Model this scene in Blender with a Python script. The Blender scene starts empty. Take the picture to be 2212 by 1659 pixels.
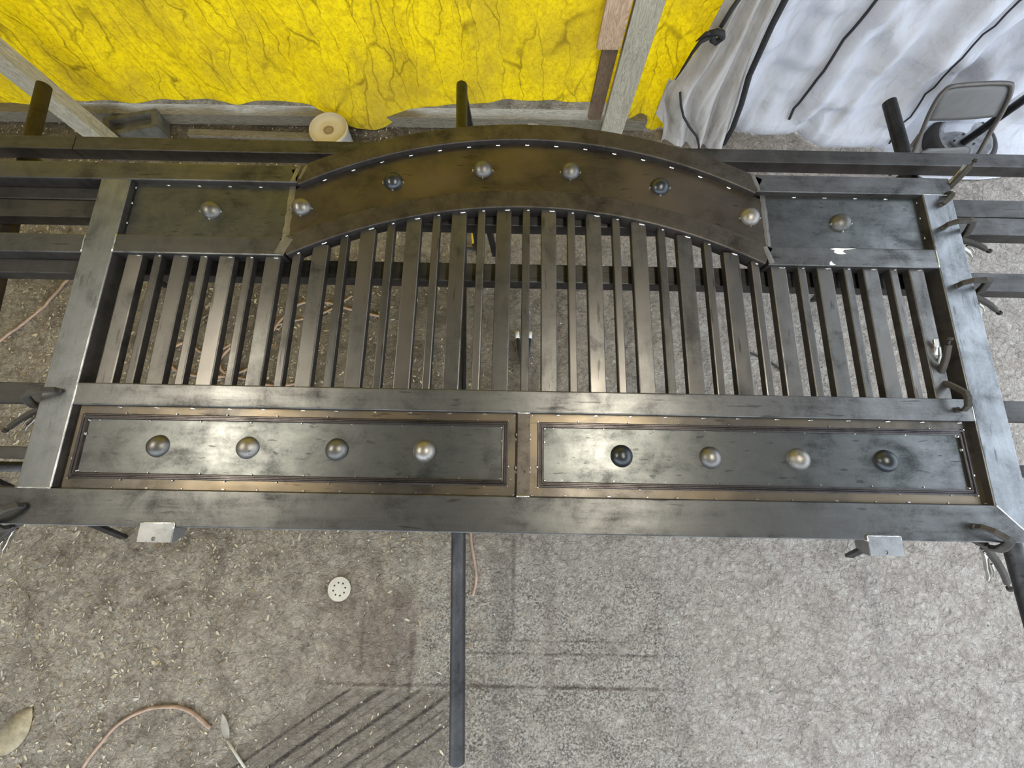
import bpy, bmesh, math, random
from mathutils import Vector, Matrix, noise
random.seed(7)
S = 0.0254                                   # the gate was measured in inches
def P(x, y, z):                              # gate inches (z = 0 on the gate's top face) -> metres, ground at 0
    return Vector(((x - 52) * S, y * S, (z + 45) * S))
SC = bpy.context.scene
COL = SC.collection

# ------------------------------------------------------------------ camera, sky, exposure
cam_data = bpy.data.cameras.new('camera')
cam_data.sensor_width = 36.0
cam_data.lens = 831.0 / 2212.0 * 36.0
cam_data.clip_start = 0.02
cam = bpy.data.objects.new('camera', cam_data)
cam.location = P(50.44994, 7.35650, 45.26650)
cam.rotation_euler = (0.2101405, -0.0047170, 0.0183255)
COL.objects.link(cam)
SC.camera = cam

world = bpy.data.worlds.new('sky')
world.use_nodes = True
bg = world.node_tree.nodes['Background']
bg.inputs[0].default_value = (0.78, 0.88, 1.0, 1)
bg.inputs[1].default_value = 2.4
SC.world = world
SC.view_settings.view_transform = 'Standard'
SC.view_settings.look = 'None'
SC.view_settings.gamma = 1.0
SC.view_settings.use_curve_mapping = False
SC.view_settings.exposure = 0.38
CEIL = 78.0                                  # height of the roof above the gate, inches
LAMP_POWER = 8.0

# ------------------------------------------------------------------ mesh helpers
WL = {}                                      # world location of every object
class MB:
    def __init__(self): self.v = []; self.f = []; self.sm = []
    def add(self, vs, fs, smooth=False):
        n = len(self.v)
        self.v += [Vector(v) for v in vs]
        for f in fs:
            self.f.append([i + n for i in f]); self.sm.append(smooth)
    def box(self, x0, x1, y0, y1, z0, z1):   # gate inches
        c = [P(x, y, z) for z in (z0, z1) for y in (y0, y1) for x in (x0, x1)]
        self.add(c, [(0,2,3,1),(4,5,7,6),(0,1,5,4),(2,6,7,3),(0,4,6,2),(1,3,7,5)])
    def sweep(self, rings, closed=False, caps=True, smooth=False):
        n = len(rings[0]); m = len(rings)
        vs = [p for r in rings for p in r]; fs = []
        for i in range(m if closed else m - 1):
            j = (i + 1) % m
            for k in range(n):
                l = (k + 1) % n
                fs.append((i*n + k, i*n + l, j*n + l, j*n + k))
        if caps and not closed:
            fs.append(tuple(range(n - 1, -1, -1))); fs.append(tuple(range((m-1)*n, m*n)))
        self.add(vs, fs, smooth)
    def bar(self, a, b, w, h, r=0.14, up=(0,0,1), seg=3, miter0=0, miter1=0):
        # rounded rectangular tube from a to b (metres), w across, h along up (inches)
        a, b = Vector(a), Vector(b); d = (b - a).normalized(); up = Vector(up)
        s = d.cross(up).normalized(); u = s.cross(d).normalized()
        pr = rrect(w * S, h * S, r * S, seg)
        r0 = [a + s*x + u*y + d*(x*miter0) for x, y in pr]
        r1 = [b + s*x + u*y + d*(x*miter1) for x, y in pr]
        self.sweep([r0, r1])
    def tube(self, pts, r, n=10, smooth=True, caps=True, radii=None):
        pts = [Vector(p) for p in pts]; rings = []; prev = None
        for i, p in enumerate(pts):
            if i == 0: d = pts[1] - p
            elif i == len(pts) - 1: d = p - pts[i-1]
            else: d = pts[i+1] - pts[i-1]
            d.normalize()
            if prev is None:
                prev = d.cross(Vector((0,0,1)))
                if prev.length < 1e-3: prev = d.cross(Vector((1,0,0)))
            s = (prev - d * prev.dot(d)).normalized(); prev = s
            t = d.cross(s); rr = radii[i] if radii else r
            rings.append([p + (s*math.cos(2*math.pi*k/n) + t*math.sin(2*math.pi*k/n)) * rr for k in range(n)])
        self.sweep(rings, caps=caps, smooth=smooth)
    def flatpath(self, pts, w, h, nrm, closed=False):
        # rectangular section swept along a planar path; w in the plane, h along nrm (metres)
        pts = [Vector(p) for p in pts]; nrm = Vector(nrm).normalized(); rings = []; m = len(pts)
        ws = w if isinstance(w, (list, tuple)) else [w]*m
        for i, p in enumerate(pts):
            d = pts[min(i+1, m-1)] - pts[max(i-1, 0)]; d.normalize()
            s = d.cross(nrm).normalized(); ww = ws[i]
            rings.append([p + s*x*ww + nrm*y*h for x, y in ((-.5,-.5),(-.3,-.62),(.3,-.62),(.5,-.5),(.5,.5),(.3,.62),(-.3,.62),(-.5,.5))])
        self.sweep(rings)
    def lathe(self, c, prof, n=32, axis=(0,0,1), smooth=True, cap0=True, cap1=True):
        c = Vector(c); ax = Vector(axis).normalized()
        s = ax.cross(Vector((1,0,0)))
        if s.length < 1e-3: s = ax.cross(Vector((0,1,0)))
        s.normalize(); t = ax.cross(s)
        rings = [[c + ax*z + (s*math.cos(2*math.pi*k/n) + t*math.sin(2*math.pi*k/n))*r for k in range(n)] for r, z in prof]
        m = len(rings); vs = [p for r in rings for p in r]
        fs = [(i*n+k, i*n+(k+1)%n, (i+1)*n+(k+1)%n, (i+1)*n+k) for i in range(m-1) for k in range(n)]
        self.add(vs, fs, smooth)
        if cap0: self.add(rings[0], [tuple(range(n-1,-1,-1))])
        if cap1: self.add(rings[-1], [tuple(range(n))])
    def build(self, name, mat, parent=None, **tags):
        lo = [min(v[i] for v in self.v) for i in range(3)]; hi = [max(v[i] for v in self.v) for i in range(3)]
        o0 = Vector(((lo[0]+hi[0])/2, (lo[1]+hi[1])/2, lo[2]))
        me = bpy.data.meshes.new(name)
        me.from_pydata([v - o0 for v in self.v], [], self.f)
        me.polygons.foreach_set('use_smooth', self.sm)
        bm = bmesh.new(); bm.from_mesh(me); bmesh.ops.recalc_face_normals(bm, faces=bm.faces); bm.to_mesh(me); bm.free()
        me.update()
        return link(name, me, mat, o0, parent, **tags)
def link(name, me, mat, wloc, parent=None, **tags):
    o = bpy.data.objects.new(name, me); COL.objects.link(o)
    if mat is not None and not me.materials: me.materials.append(mat)
    WL[o.name] = Vector(wloc)
    o.location = Vector(wloc) - (WL[parent.name] if parent else Vector())
    if parent: o.parent = parent
    for k, v in tags.items(): o[k] = v
    return o
def scale_sides(o):
    # the long faces that were not sanded keep their dark mill scale; the tops and rounded edges are bright
    me = o.data; me.materials.append(M['scale'])
    for p in me.polygons:
        if p.normal.z < .35: p.material_index = 1
    return o
def thing(name, wloc, label, category, group=None):
    o = bpy.data.objects.new(name, None); COL.objects.link(o)
    o.empty_display_size = 0.05
    o.location = wloc; WL[o.name] = Vector(wloc)
    o['label'] = label; o['category'] = category
    if group: o['group'] = group
    return o
def rrect(w, h, r, seg=3):
    out = []; r = min(r, w*.49, h*.49)
    for cx, cy, a0 in ((w/2-r, h/2-r, 0), (-w/2+r, h/2-r, 90), (-w/2+r, -h/2+r, 180), (w/2-r, -h/2+r, 270)):
        for k in range(seg + 1):
            a = math.radians(a0 + 90*k/seg); out.append((cx + r*math.cos(a), cy + r*math.sin(a)))
    return out
def circle(cx, cy, r, n=20): return [(cx + r*math.cos(2*math.pi*k/n), cy + r*math.sin(2*math.pi*k/n)) for k in range(n)]
def filled(name, loops, depth, mat, matrix, parent=None, **tags):
    # flat plate with real holes; loops in metres, matrix places it in the world
    cu = bpy.data.curves.new(name, 'CURVE'); cu.dimensions = '2D'; cu.fill_mode = 'BOTH'; cu.extrude = depth/2
    for lp in loops:
        sp = cu.splines.new('POLY'); sp.points.add(len(lp) - 1); sp.use_cyclic_u = True
        for q, (x, y) in zip(sp.points, lp): q.co = (x, y, 0, 1)
    t = bpy.data.objects.new('tmp', cu); COL.objects.link(t)
    dg = bpy.context.evaluated_depsgraph_get()
    me = bpy.data.meshes.new_from_object(t.evaluated_get(dg)); me.name = name
    bpy.data.objects.remove(t); bpy.data.curves.remove(cu)
    me.materials.clear()
    loc = matrix.to_translation(); R = matrix.to_3x3().to_4x4()
    me.transform(R)
    return link(name, me, mat, loc, parent, **tags)

# ------------------------------------------------------------------ materials
def new_mat(name):
    m = bpy.data.materials.new(name); m.use_nodes = True
    nt = m.node_tree; b = nt.nodes['Principled BSDF']
    return m, nt, b
def N(nt, typ, **kw):
    n = nt.nodes.new(typ)
    for k, v in kw.items():
        if k.startswith('i_'):
            key = k[2:]; key = int(key) if key.isdigit() else key.replace('_', ' ')
            n.inputs[key].default_value = v
        else: setattr(n, k, v)
    return n
def math_(nt, op, a, b=None, c=None, clamp=False):
    n = nt.nodes.new('ShaderNodeMath'); n.operation = op; n.use_clamp = clamp
    for i, x in enumerate((a, b, c)):
        if x is None: continue
        if isinstance(x, (int, float)): n.inputs[i].default_value = x
        else: nt.links.new(x, n.inputs[i])
    return n.outputs[0]
def ramp(nt, fac, stops, interp='LINEAR'):
    n = nt.nodes.new('ShaderNodeValToRGB'); n.color_ramp.interpolation = interp
    e = n.color_ramp.elements
    while len(e) < len(stops): e.new(0.5)
    for q, (p, c) in zip(e, stops):
        q.position = p; q.color = (*c, 1) if len(c) == 3 else c
    nt.links.new(fac, n.inputs[0]); return n.outputs[0]
def mix(nt, fac, a, b, typ='MIX'):
    n = nt.nodes.new('ShaderNodeMix'); n.data_type = 'RGBA'; n.blend_type = typ
    for s, x in ((0, fac), (6, a), (7, b)):
        if isinstance(x, (int, float)): n.inputs[s].default_value = x
        elif isinstance(x, tuple): n.inputs[s].default_value = (*x, 1) if len(x) == 3 else x
        else: nt.links.new(x, n.inputs[s])
    return n.outputs[2]
def coords(nt, scale=(1,1,1), rot=(0,0,0), rand=True, which='Object'):
    tc = nt.nodes.new('ShaderNodeTexCoord'); mp = nt.nodes.new('ShaderNodeMapping')
    mp.inputs['Scale'].default_value = scale; mp.inputs['Rotation'].default_value = rot
    nt.links.new(tc.outputs[which], mp.inputs[0])
    if rand:
        oi = nt.nodes.new('ShaderNodeObjectInfo')
        v = nt.nodes.new('ShaderNodeVectorMath'); v.operation = 'SCALE'; v.inputs[0].default_value = (37, 19, 53)
        nt.links.new(oi.outputs['Random'], v.inputs[3]); nt.links.new(v.outputs[0], mp.inputs['Location'])
    return mp.outputs[0]
def noise_(nt, vec, scale, detail=4, rough=.55, dist=0):
    n = nt.nodes.new('ShaderNodeTexNoise'); n.inputs['Scale'].default_value = scale
    n.inputs['Detail'].default_value = detail; n.inputs['Roughness'].default_value = rough; n.inputs['Distortion'].default_value = dist
    nt.links.new(vec, n.inputs['Vector']); return n.outputs[0]
def bump(nt, b, h, strength, dist):
    n = nt.nodes.new('ShaderNodeBump'); n.inputs['Strength'].default_value = strength; n.inputs['Distance'].default_value = dist
    nt.links.new(h, n.inputs['Height']); nt.links.new(n.outputs[0], b.inputs['Normal'])

def steel(name, dark, light, tint=None, grain=(1,1,1), rough=(.30,.5), metal=.92, rand_v=.18, spots=True, dk=(.20,.37)):
    m, nt, b = new_mat(name)
    dark = tuple(x*dk[0] for x in dark); light = tuple(x*dk[1] for x in light); tint = tint and tuple(x*.6 for x in tint)
    v = coords(nt); vg = coords(nt, grain)
    big = noise_(nt, v, 9, 5, .6, .6); streak = noise_(nt, vg, 26, 6, .65); fine = noise_(nt, v, 160, 3, .6)
    f = math_(nt, 'ADD', math_(nt, 'MULTIPLY', big, .6), math_(nt, 'MULTIPLY', streak, .4))
    f = math_(nt, 'ADD', f, math_(nt, 'MULTIPLY', math_(nt, 'SUBTRACT', fine, .5), .16))
    c = ramp(nt, f, [(.34, dark), (.48, tuple((a*.45 + b_*.55) for a, b_ in zip(dark, light))), (.66, light)])
    if tint:
        tn = noise_(nt, v, 4, 3, .5)
        c = mix(nt, ramp(nt, tn, [(.42, (0,0,0)), (.62, (1,1,1))]), c, tint)
    if spots:
        sp = noise_(nt, vg, 70, 2, .5)
        c = mix(nt, math_(nt, 'MULTIPLY', ramp(nt, sp, [(.66, (0,0,0)), (.72, (1,1,1))]), .55), c, tuple(x*.45 for x in dark))
    oi = nt.nodes.new('ShaderNodeObjectInfo')
    k = math_(nt, 'ADD', math_(nt, 'MULTIPLY', oi.outputs['Random'], rand_v*2), 1 - rand_v)
    hv = nt.nodes.new('ShaderNodeHueSaturation'); nt.links.new(k, hv.inputs['Value']); nt.links.new(c, hv.inputs['Color'])
    nt.links.new(hv.outputs[0], b.inputs['Base Color'])
    b.inputs['Metallic'].default_value = metal
    rr = ramp(nt, f, [(.3, (rough[1],)*3), (.7, (rough[0],)*3)])
    nt.links.new(rr, b.inputs['Roughness'])
    bump(nt, b, math_(nt, 'ADD', math_(nt, 'MULTIPLY', fine, .4), streak), .10, .002)
    return m
M = {}
M['rail'] = steel('rail steel', (.20,.20,.20), (.46,.46,.45), grain=(.12,1,1))
M['stile'] = steel('stile steel', (.25,.265,.275), (.50,.525,.545), grain=(1,.15,1), dk=(.32,.52))
M['picket'] = steel('picket steel', (.22,.21,.20), (.47,.46,.44), tint=(.23,.215,.20), grain=(1,.12,1), rand_v=.28)
M['arch'] = steel('arch steel', (.17,.145,.12), (.34,.30,.26), rough=(.38,.58), rand_v=.05)
M['archpanel'] = steel('brown mill scale sheet', (.165,.14,.115), (.32,.28,.235), tint=(.23,.19,.15), rough=(.34,.5), rand_v=.05, grain=(.2,1,1))
M['scale'] = steel('unsanded mill scale', (.13,.12,.115), (.22,.20,.185), rough=(.45,.6), metal=.7, rand_v=.1, spots=False)
M['backing'] = steel('brown backing sheet', (.20,.18,.155), (.39,.35,.31), tint=(.29,.235,.165), rough=(.30,.48), rand_v=.05, grain=(.15,1,1))
M['sheet'] = steel('blue grey sheet', (.20,.215,.215), (.45,.465,.455), rough=(.26,.46), rand_v=.05, grain=(.3,1,1))
M['molding'] = steel('purple brown bar', (.12,.105,.105), (.27,.24,.24), rough=(.28,.42), rand_v=.1, spots=False)
M['beam'] = steel('beam steel', (.15,.145,.135), (.32,.31,.30), rough=(.4,.6), grain=(.1,1,1), rand_v=.12)
M['pipe'] = steel('pipe steel', (.07,.065,.062), (.17,.16,.155), rough=(.35,.55), metal=.8, rand_v=.1)
M['rustpipe'] = steel('rusty pipe', (.10,.072,.06), (.19,.14,.115), rough=(.5,.7), metal=.55, rand_v=.1)
M['weld'] = steel('bright weld', (.6,.6,.6), (.85,.85,.83), rough=(.2,.35), metal=1, rand_v=.05, spots=False, dk=(1,1))
M['seam'] = steel('ground weld seam', (.32,.31,.29), (.52,.50,.47), rough=(.35,.5), rand_v=.05, dk=(.45,.6))
M['bracket'] = steel('bracket plate', (.42,.43,.44), (.68,.69,.70), rough=(.35,.5), rand_v=.05, dk=(.5,.6))
M['dome_grey'] = steel('grey dome', (.36,.35,.33), (.58,.56,.53), rough=(.38,.5), rand_v=.1, spots=False, dk=(.28,.36))
M['dome_pale'] = steel('pale dome', (.55,.52,.48), (.85,.80,.74), rough=(.38,.5), rand_v=.08, dk=(.32,.40))
M['dome_black'] = steel('black dome', (.045,.05,.055), (.10,.11,.12), rough=(.25,.38), metal=.75, rand_v=.05, spots=False, dk=(.5,.7))
M['clamp_dark'] = steel('dark clamp jaw', (.05,.045,.038), (.13,.115,.095), rough=(.65,.8), metal=.2, rand_v=.1, spots=False, dk=(.35,.5))
M['clamp_bright'] = steel('bright clamp handle', (.40,.38,.33), (.70,.68,.62), rough=(.18,.32), metal=1, rand_v=.1, spots=False, dk=(.8,.9))

def plain(name, col, rough=.6, metal=0., var=.2, scale=20, bmp=.0):
    m, nt, b = new_mat(name); v = coords(nt)
    n = noise_(nt, v, scale, 5, .6)
    c = ramp(nt, n, [(.3, tuple(x*(1-var) for x in col)), (.7, tuple(min(1, x*(1+var)) for x in col))])
    nt.links.new(c, b.inputs['Base Color']); b.inputs['Roughness'].default_value = rough; b.inputs['Metallic'].default_value = metal
    if bmp: bump(nt, b, noise_(nt, v, scale*6, 4, .6), bmp, .003)
    return m
M['black_strip'] = plain('black webbing', (.018,.018,.02), .75, bmp=.3)
M['paint_white'] = plain('white paint', (.8,.8,.78), .5)
M['disc'] = plain('sanding disc', (.58,.54,.44), .9, var=.1, bmp=.2)
M['cord'] = plain('tan cord', (.40,.27,.19), .6, var=.25)
M['bucket'] = plain('white plastic', (.72,.73,.74), .45, var=.06)
M['yellow_grip'] = plain('yellow rubber', (.72,.50,.03), .5)
M['black_rubber'] = plain('black rubber', (.02,.02,.02), .6)
M['chair_metal'] = plain('beige painted metal', (.10,.096,.09), .45, metal=.15, var=.1)
M['chair_tube'] = plain('taupe tube', (.10,.088,.075), .4, metal=.3)
M['rim_paint'] = plain('grey wheel rim', (.33,.33,.34), .5, metal=.3, var=.3, scale=30)
M['rubber_tyre'] = plain('old tyre', (.035,.033,.032), .8, bmp=.2)
M['block'] = plain('dark block', (.10,.095,.08), .85, var=.35, bmp=.4)
M['roof'] = plain('grey roof sheet', (.24,.23,.205), .8, var=.12, scale=3)
M['leftwall'] = plain('brown board wall', (.24,.20,.13), .8, var=.2)

def lid_material():
    m, nt, b = new_mat('stained lid')
    tc = nt.nodes.new('ShaderNodeTexCoord'); sp = nt.nodes.new('ShaderNodeSeparateXYZ'); nt.links.new(tc.outputs['Object'], sp.inputs[0])
    r = math_(nt, 'SQRT', math_(nt, 'ADD', math_(nt, 'POWER', math_(nt, 'SUBTRACT', sp.outputs[0], .004), 2), math_(nt, 'POWER', math_(nt, 'ADD', sp.outputs[1], .012), 2)))
    n = noise_(nt, coords(nt, rand=False), 30, 4)
    r2 = math_(nt, 'ADD', r, math_(nt, 'MULTIPLY', math_(nt, 'SUBTRACT', n, .5), .012))
    c = ramp(nt, math_(nt, 'MULTIPLY', r2, 8), [(0, (.24,.17,.10)), (.10, (.34,.26,.16)), (.20, (.22,.15,.09)), (.27, (.30,.22,.13)), (.31, (.58,.50,.36)), (.7, (.62,.55,.41)), (.97, (.50,.43,.30))])
    nt.links.new(c, b.inputs['Base Color']); b.inputs['Roughness'].default_value = .6
    return m
M['lid'] = lid_material()

def wood(name, a, c, scale=1., knots=True):
    # grain runs along the object's z axis
    m, nt, b = new_mat(name)
    v = coords(nt, (14*scale, 14*scale, 1.6*scale))
    n = noise_(nt, v, 2.2, 3, .5, 1.3)
    w = math_(nt, 'FRACT', math_(nt, 'MULTIPLY', n, 9))
    w = math_(nt, 'ABSOLUTE', math_(nt, 'SUBTRACT', w, .5))
    fine = noise_(nt, coords(nt, (120, 120, 6)), 2, 4, .6)
    f = math_(nt, 'ADD', math_(nt, 'MULTIPLY', w, 1.1), math_(nt, 'MULTIPLY', fine, .5))
    col = ramp(nt, f, [(.2, a), (.75, c)])
    st = noise_(nt, coords(nt), 9, 3, .6)
    col = mix(nt, math_(nt, 'MULTIPLY', ramp(nt, st, [(.55,(0,0,0)), (.75,(1,1,1))]), .35), col, tuple(x*.5 for x in a))
    nt.links.new(col, b.inputs['Base Color']); b.inputs['Roughness'].default_value = .75
    bump(nt, b, f, .25, .002)
    return m
M['wood_grey'] = wood('weathered grey lumber', (.27,.25,.19), (.50,.47,.37))
M['wood_dark'] = wood('dark weathered lumber', (.11,.095,.07), (.22,.195,.145))
M['wood_pale'] = wood('pale lumber', (.42,.39,.30), (.60,.57,.46))
M['wood_brown'] = wood('brown lumber', (.10,.065,.04), (.19,.13,.08))
M['wood_red'] = wood('reddish pine', (.34,.22,.13), (.60,.44,.30))

def tarp_material():
    m, nt, b = new_mat('yellow tarp')
    v = coords(nt, (1,1,1), rand=False)
    # long wandering creases that hang downwards
    wob = nt.nodes.new('ShaderNodeTexNoise'); wob.inputs['Scale'].default_value = 3.0; wob.inputs['Detail'].default_value = 4
    nt.links.new(v, wob.inputs['Vector'])
    def cracks(sx, sz, scale, amt, w):
        vm = nt.nodes.new('ShaderNodeVectorMath'); vm.operation = 'MULTIPLY_ADD'
        vm.inputs[1].default_value = (amt,)*3
        nt.links.new(wob.outputs['Color'], vm.inputs[0]); nt.links.new(v, vm.inputs[2])
        mp = nt.nodes.new('ShaderNodeMapping'); mp.inputs['Scale'].default_value = (sx, .0, sz); nt.links.new(vm.outputs[0], mp.inputs[0])
        vo = nt.nodes.new('ShaderNodeTexVoronoi'); vo.feature = 'DISTANCE_TO_EDGE'; vo.inputs['Scale'].default_value = scale
        nt.links.new(mp.outputs[0], vo.inputs['Vector'])
        return ramp(nt, vo.outputs['Distance'], [(0, (1,1,1)), (w, (0,0,0))])
    c1 = cracks(1, .22, 8, .30, .030); c2 = cracks(1, .5, 30, .16, .035); c3 = cracks(.8, 1, 13, .35, .02)
    fade = noise_(nt, v, 5, 3, .6)
    fd = ramp(nt, fade, [(.35, (.35,.35,.35)), (.65, (1,1,1))])
    cr = math_(nt, 'ADD', math_(nt, 'MULTIPLY', math_(nt, 'MULTIPLY', c1, fd), .9), math_(nt, 'MULTIPLY', math_(nt, 'MULTIPLY', c2, fd), .35), clamp=True)
    cr = math_(nt, 'ADD', cr, math_(nt, 'MULTIPLY', math_(nt, 'MULTIPLY', c3, ramp(nt, fade, [(.5,(0,0,0)), (.65,(1,1,1))])), .5), clamp=True)
    dirt = noise_(nt, v, 2.3, 6, .65, .4); mott = noise_(nt, v, 38, 6, .7, .6)
    col = ramp(nt, mott, [(.3, (.74,.57,.025)), (.55, (.96,.82,.03))])
    col = mix(nt, ramp(nt, dirt, [(.44,(0,0,0)), (.72,(.7,.7,.7))]), col, (.58,.44,.09))
    col = mix(nt, ramp(nt, noise_(nt, v, 75, 5, .7, 1.), [(.54,(0,0,0)), (.68,(.5,.5,.5))]), col, (.45,.33,.05))
    col = mix(nt, math_(nt, 'MULTIPLY', cr, .8), col, (.36,.25,.03))
    sp = nt.nodes.new('ShaderNodeSeparateXYZ'); nt.links.new(v, sp.inputs[0])
    d = nt.nodes.new('ShaderNodeBsdfDiffuse'); t = nt.nodes.new('ShaderNodeBsdfTranslucent'); ms = nt.nodes.new('ShaderNodeMixShader')
    nt.links.new(col, d.inputs[0]); nt.links.new(col, t.inputs[0]); ms.inputs[0].default_value = .5
    nt.links.new(d.outputs[0], ms.inputs[1]); nt.links.new(t.outputs[0], ms.inputs[2])
    bp = nt.nodes.new('ShaderNodeBump'); bp.inputs['Strength'].default_value = .4; bp.inputs['Distance'].default_value = .008
    h = math_(nt, 'SUBTRACT', math_(nt, 'MULTIPLY', mott, .8), cr)
    nt.links.new(h, bp.inputs['Height']); nt.links.new(bp.outputs[0], d.inputs['Normal'])
    nt.links.new(ms.outputs[0], nt.nodes['Material Output'].inputs[0])
    return m
M['tarp'] = tarp_material()
def cloth_material(name, col, dirtcol, dirt=.5, transl=.25):
    m, nt, b = new_mat(name)
    v = coords(nt, rand=False)
    n = noise_(nt, v, 2.6, 6, .65, .5); vs = coords(nt, (3,3,.5), rand=False); n2 = noise_(nt, vs, 5, 5, .65, .4); w = noise_(nt, v, 420, 2)
    c = mix(nt, math_(nt, 'MULTIPLY', ramp(nt, n, [(.45,(0,0,0)), (.75,(1,1,1))]), dirt), col, dirtcol)
    c = mix(nt, math_(nt, 'MULTIPLY', ramp(nt, n2, [(.5,(0,0,0)), (.72,(1,1,1))]), dirt), c, dirtcol)
    d = nt.nodes.new('ShaderNodeBsdfDiffuse'); t = nt.nodes.new('ShaderNodeBsdfTranslucent'); ms = nt.nodes.new('ShaderNodeMixShader')
    nt.links.new(c, d.inputs[0]); nt.links.new(c, t.inputs[0]); ms.inputs[0].default_value = transl
    nt.links.new(d.outputs[0], ms.inputs[1]); nt.links.new(t.outputs[0], ms.inputs[2])
    bp = nt.nodes.new('ShaderNodeBump'); bp.inputs['Strength'].default_value = .4; bp.inputs['Distance'].default_value = .022
    nt.links.new(math_(nt, 'ADD', noise_(nt, v, 14, 4, .55, 1.2), math_(nt, 'MULTIPLY', w, .05)), bp.inputs['Height']); nt.links.new(bp.outputs[0], d.inputs['Normal'])
    nt.links.new(ms.outputs[0], nt.nodes['Material Output'].inputs[0])
    return m
M['white_cloth'] = cloth_material('white cloth', (.62,.63,.68), (.46,.44,.42), .6, .12)
M['grey_cloth'] = cloth_material('soiled grey cloth', (.55,.53,.51), (.30,.26,.21), .75, .1)

# ------------------------------------------------------------------ the ground
FX0, FX1, FY0, FY1 = -230., 300., -150., 190.
def ground_h(x, y):                           # inches
    p = Vector((x*.05, y*.05, 0)); q = Vector((x*.35, y*.35, 3.))
    return .55*noise.noise(p) + .22*noise.noise(q) + .10*noise.noise(q*3.1) - .3
def ground_material():
    m, nt, b = new_mat('dirt floor')
    tc = nt.nodes.new('ShaderNodeTexCoord'); mp = nt.nodes.new('ShaderNodeMapping')
    mp.inputs['Scale'].default_value = (1/S,)*3
    nt.links.new(tc.outputs['Object'], mp.inputs[0])       # inches, x measured from 52
    v = mp.outputs[0]
    sp = nt.nodes.new('ShaderNodeSeparateXYZ'); nt.links.new(v, sp.inputs[0])
    X = math_(nt, 'ADD', sp.outputs[0], 52.); Y = sp.outputs[1]
    big = noise_(nt, v, .035, 5, .6, .4); mid = noise_(nt, v, .16, 6, .65, .6); fine = noise_(nt, v, .9, 5, .7, .8); grit = noise_(nt, v, 3.5, 3, .6)
    def band(c, lo, hi, soft):
        a = N(nt, 'ShaderNodeMapRange', interpolation_type='SMOOTHSTEP', i_1=lo-soft, i_2=lo+soft); nt.links.new(c, a.inputs[0])
        d = N(nt, 'ShaderNodeMapRange', interpolation_type='SMOOTHSTEP', i_1=hi-soft, i_2=hi+soft, i_3=1., i_4=0.); nt.links.new(c, d.inputs[0])
        return math_(nt, 'MULTIPLY', a.outputs[0], d.outputs[0])
    # colours: clay dust towards the right, brown litter soil towards the left
    side = math_(nt, 'ADD', math_(nt, 'MULTIPLY', X, .0085), math_(nt, 'MULTIPLY', math_(nt, 'SUBTRACT', big, .5), 1.1))
    side = math_(nt, 'ADD', side, -.02, clamp=True)
    left = ramp(nt, mid, [(.28, (.21,.17,.125)), (.5, (.44,.38,.295)), (.72, (.60,.53,.42))])
    right = ramp(nt, mid, [(.28, (.37,.32,.275)), (.5, (.54,.48,.42)), (.72, (.63,.57,.505))])
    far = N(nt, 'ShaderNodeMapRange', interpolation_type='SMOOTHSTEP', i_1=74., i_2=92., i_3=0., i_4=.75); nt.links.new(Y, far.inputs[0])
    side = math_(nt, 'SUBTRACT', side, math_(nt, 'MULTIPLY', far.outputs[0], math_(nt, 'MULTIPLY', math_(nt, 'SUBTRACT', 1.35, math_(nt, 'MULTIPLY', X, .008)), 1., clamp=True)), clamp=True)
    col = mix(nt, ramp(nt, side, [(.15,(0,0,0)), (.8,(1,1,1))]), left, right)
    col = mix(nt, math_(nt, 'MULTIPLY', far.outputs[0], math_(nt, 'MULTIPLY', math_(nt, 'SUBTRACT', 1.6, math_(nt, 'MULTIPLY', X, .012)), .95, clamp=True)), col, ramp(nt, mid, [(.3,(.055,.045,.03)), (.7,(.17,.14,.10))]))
    col = mix(nt, .75, col, ramp(nt, fine, [(.25,(.22,.22,.22)), (.5,(.5,.5,.5)), (.72,(.82,.81,.80))]), 'OVERLAY')
    dark_patch = math_(nt, 'MULTIPLY', band(math_(nt, 'ADD', X, math_(nt, 'MULTIPLY', math_(nt, 'SUBTRACT', big, .5), 60)), -40, 62, 22), band(math_(nt, 'ADD', Y, math_(nt, 'MULTIPLY', math_(nt, 'SUBTRACT', big, .5), 30)), -4, 56, 9))  # darker brown patch on the ground under the left and middle of the gate
    col = mix(nt, math_(nt, 'MULTIPLY', dark_patch, .62), col, ramp(nt, mid, [(.3,(.07,.055,.035)), (.7,(.25,.205,.14))]))
    # dark scattered crumbs
    crumbs = ramp(nt, noise_(nt, v, .55, 4, .75, 1.5), [(.60,(0,0,0)), (.70,(1,1,1))])
    col = mix(nt, math_(nt, 'MULTIPLY', crumbs, .6), col, (.10,.085,.07))
    worn = ramp(nt, noise_(nt, v, .22, 4, .7), [(.32,(.15,.15,.15)), (.6,(1,1,1))])
    def stain(col, mask, amt, c, w=True):
        k = math_(nt, 'MULTIPLY', mask, amt)
        if w: k = math_(nt, 'MULTIPLY', k, worn)
        return mix(nt, k, col, c)
    # spray-paint ghosts left by parts painted on the ground
    Xw = math_(nt, 'ADD', X, math_(nt, 'MULTIPLY', math_(nt, 'SUBTRACT', mid, .5), 1.2)); Yw = math_(nt, 'ADD', Y, math_(nt, 'MULTIPLY', math_(nt, 'SUBTRACT', mid, .5), .7))
    zone = math_(nt, 'MULTIPLY', band(X, 31, 90, 9), band(Y, -75, -14, 7))
    speck = ramp(nt, noise_(nt, v, 2.3, 2, .5), [(.42,(0,0,0)), (.56,(1,1,1))])
    spk = mix(nt, speck, (.085,.07,.06), (.60,.56,.50))
    col = mix(nt, math_(nt, 'MULTIPLY', math_(nt, 'MULTIPLY', zone, worn), .62), col, spk)
    col = stain(col, math_(nt, 'MULTIPLY', band(X, 14, 31, 2.5), band(Y, -37, -20, 4)), .55, (.26,.19,.15))
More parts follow.
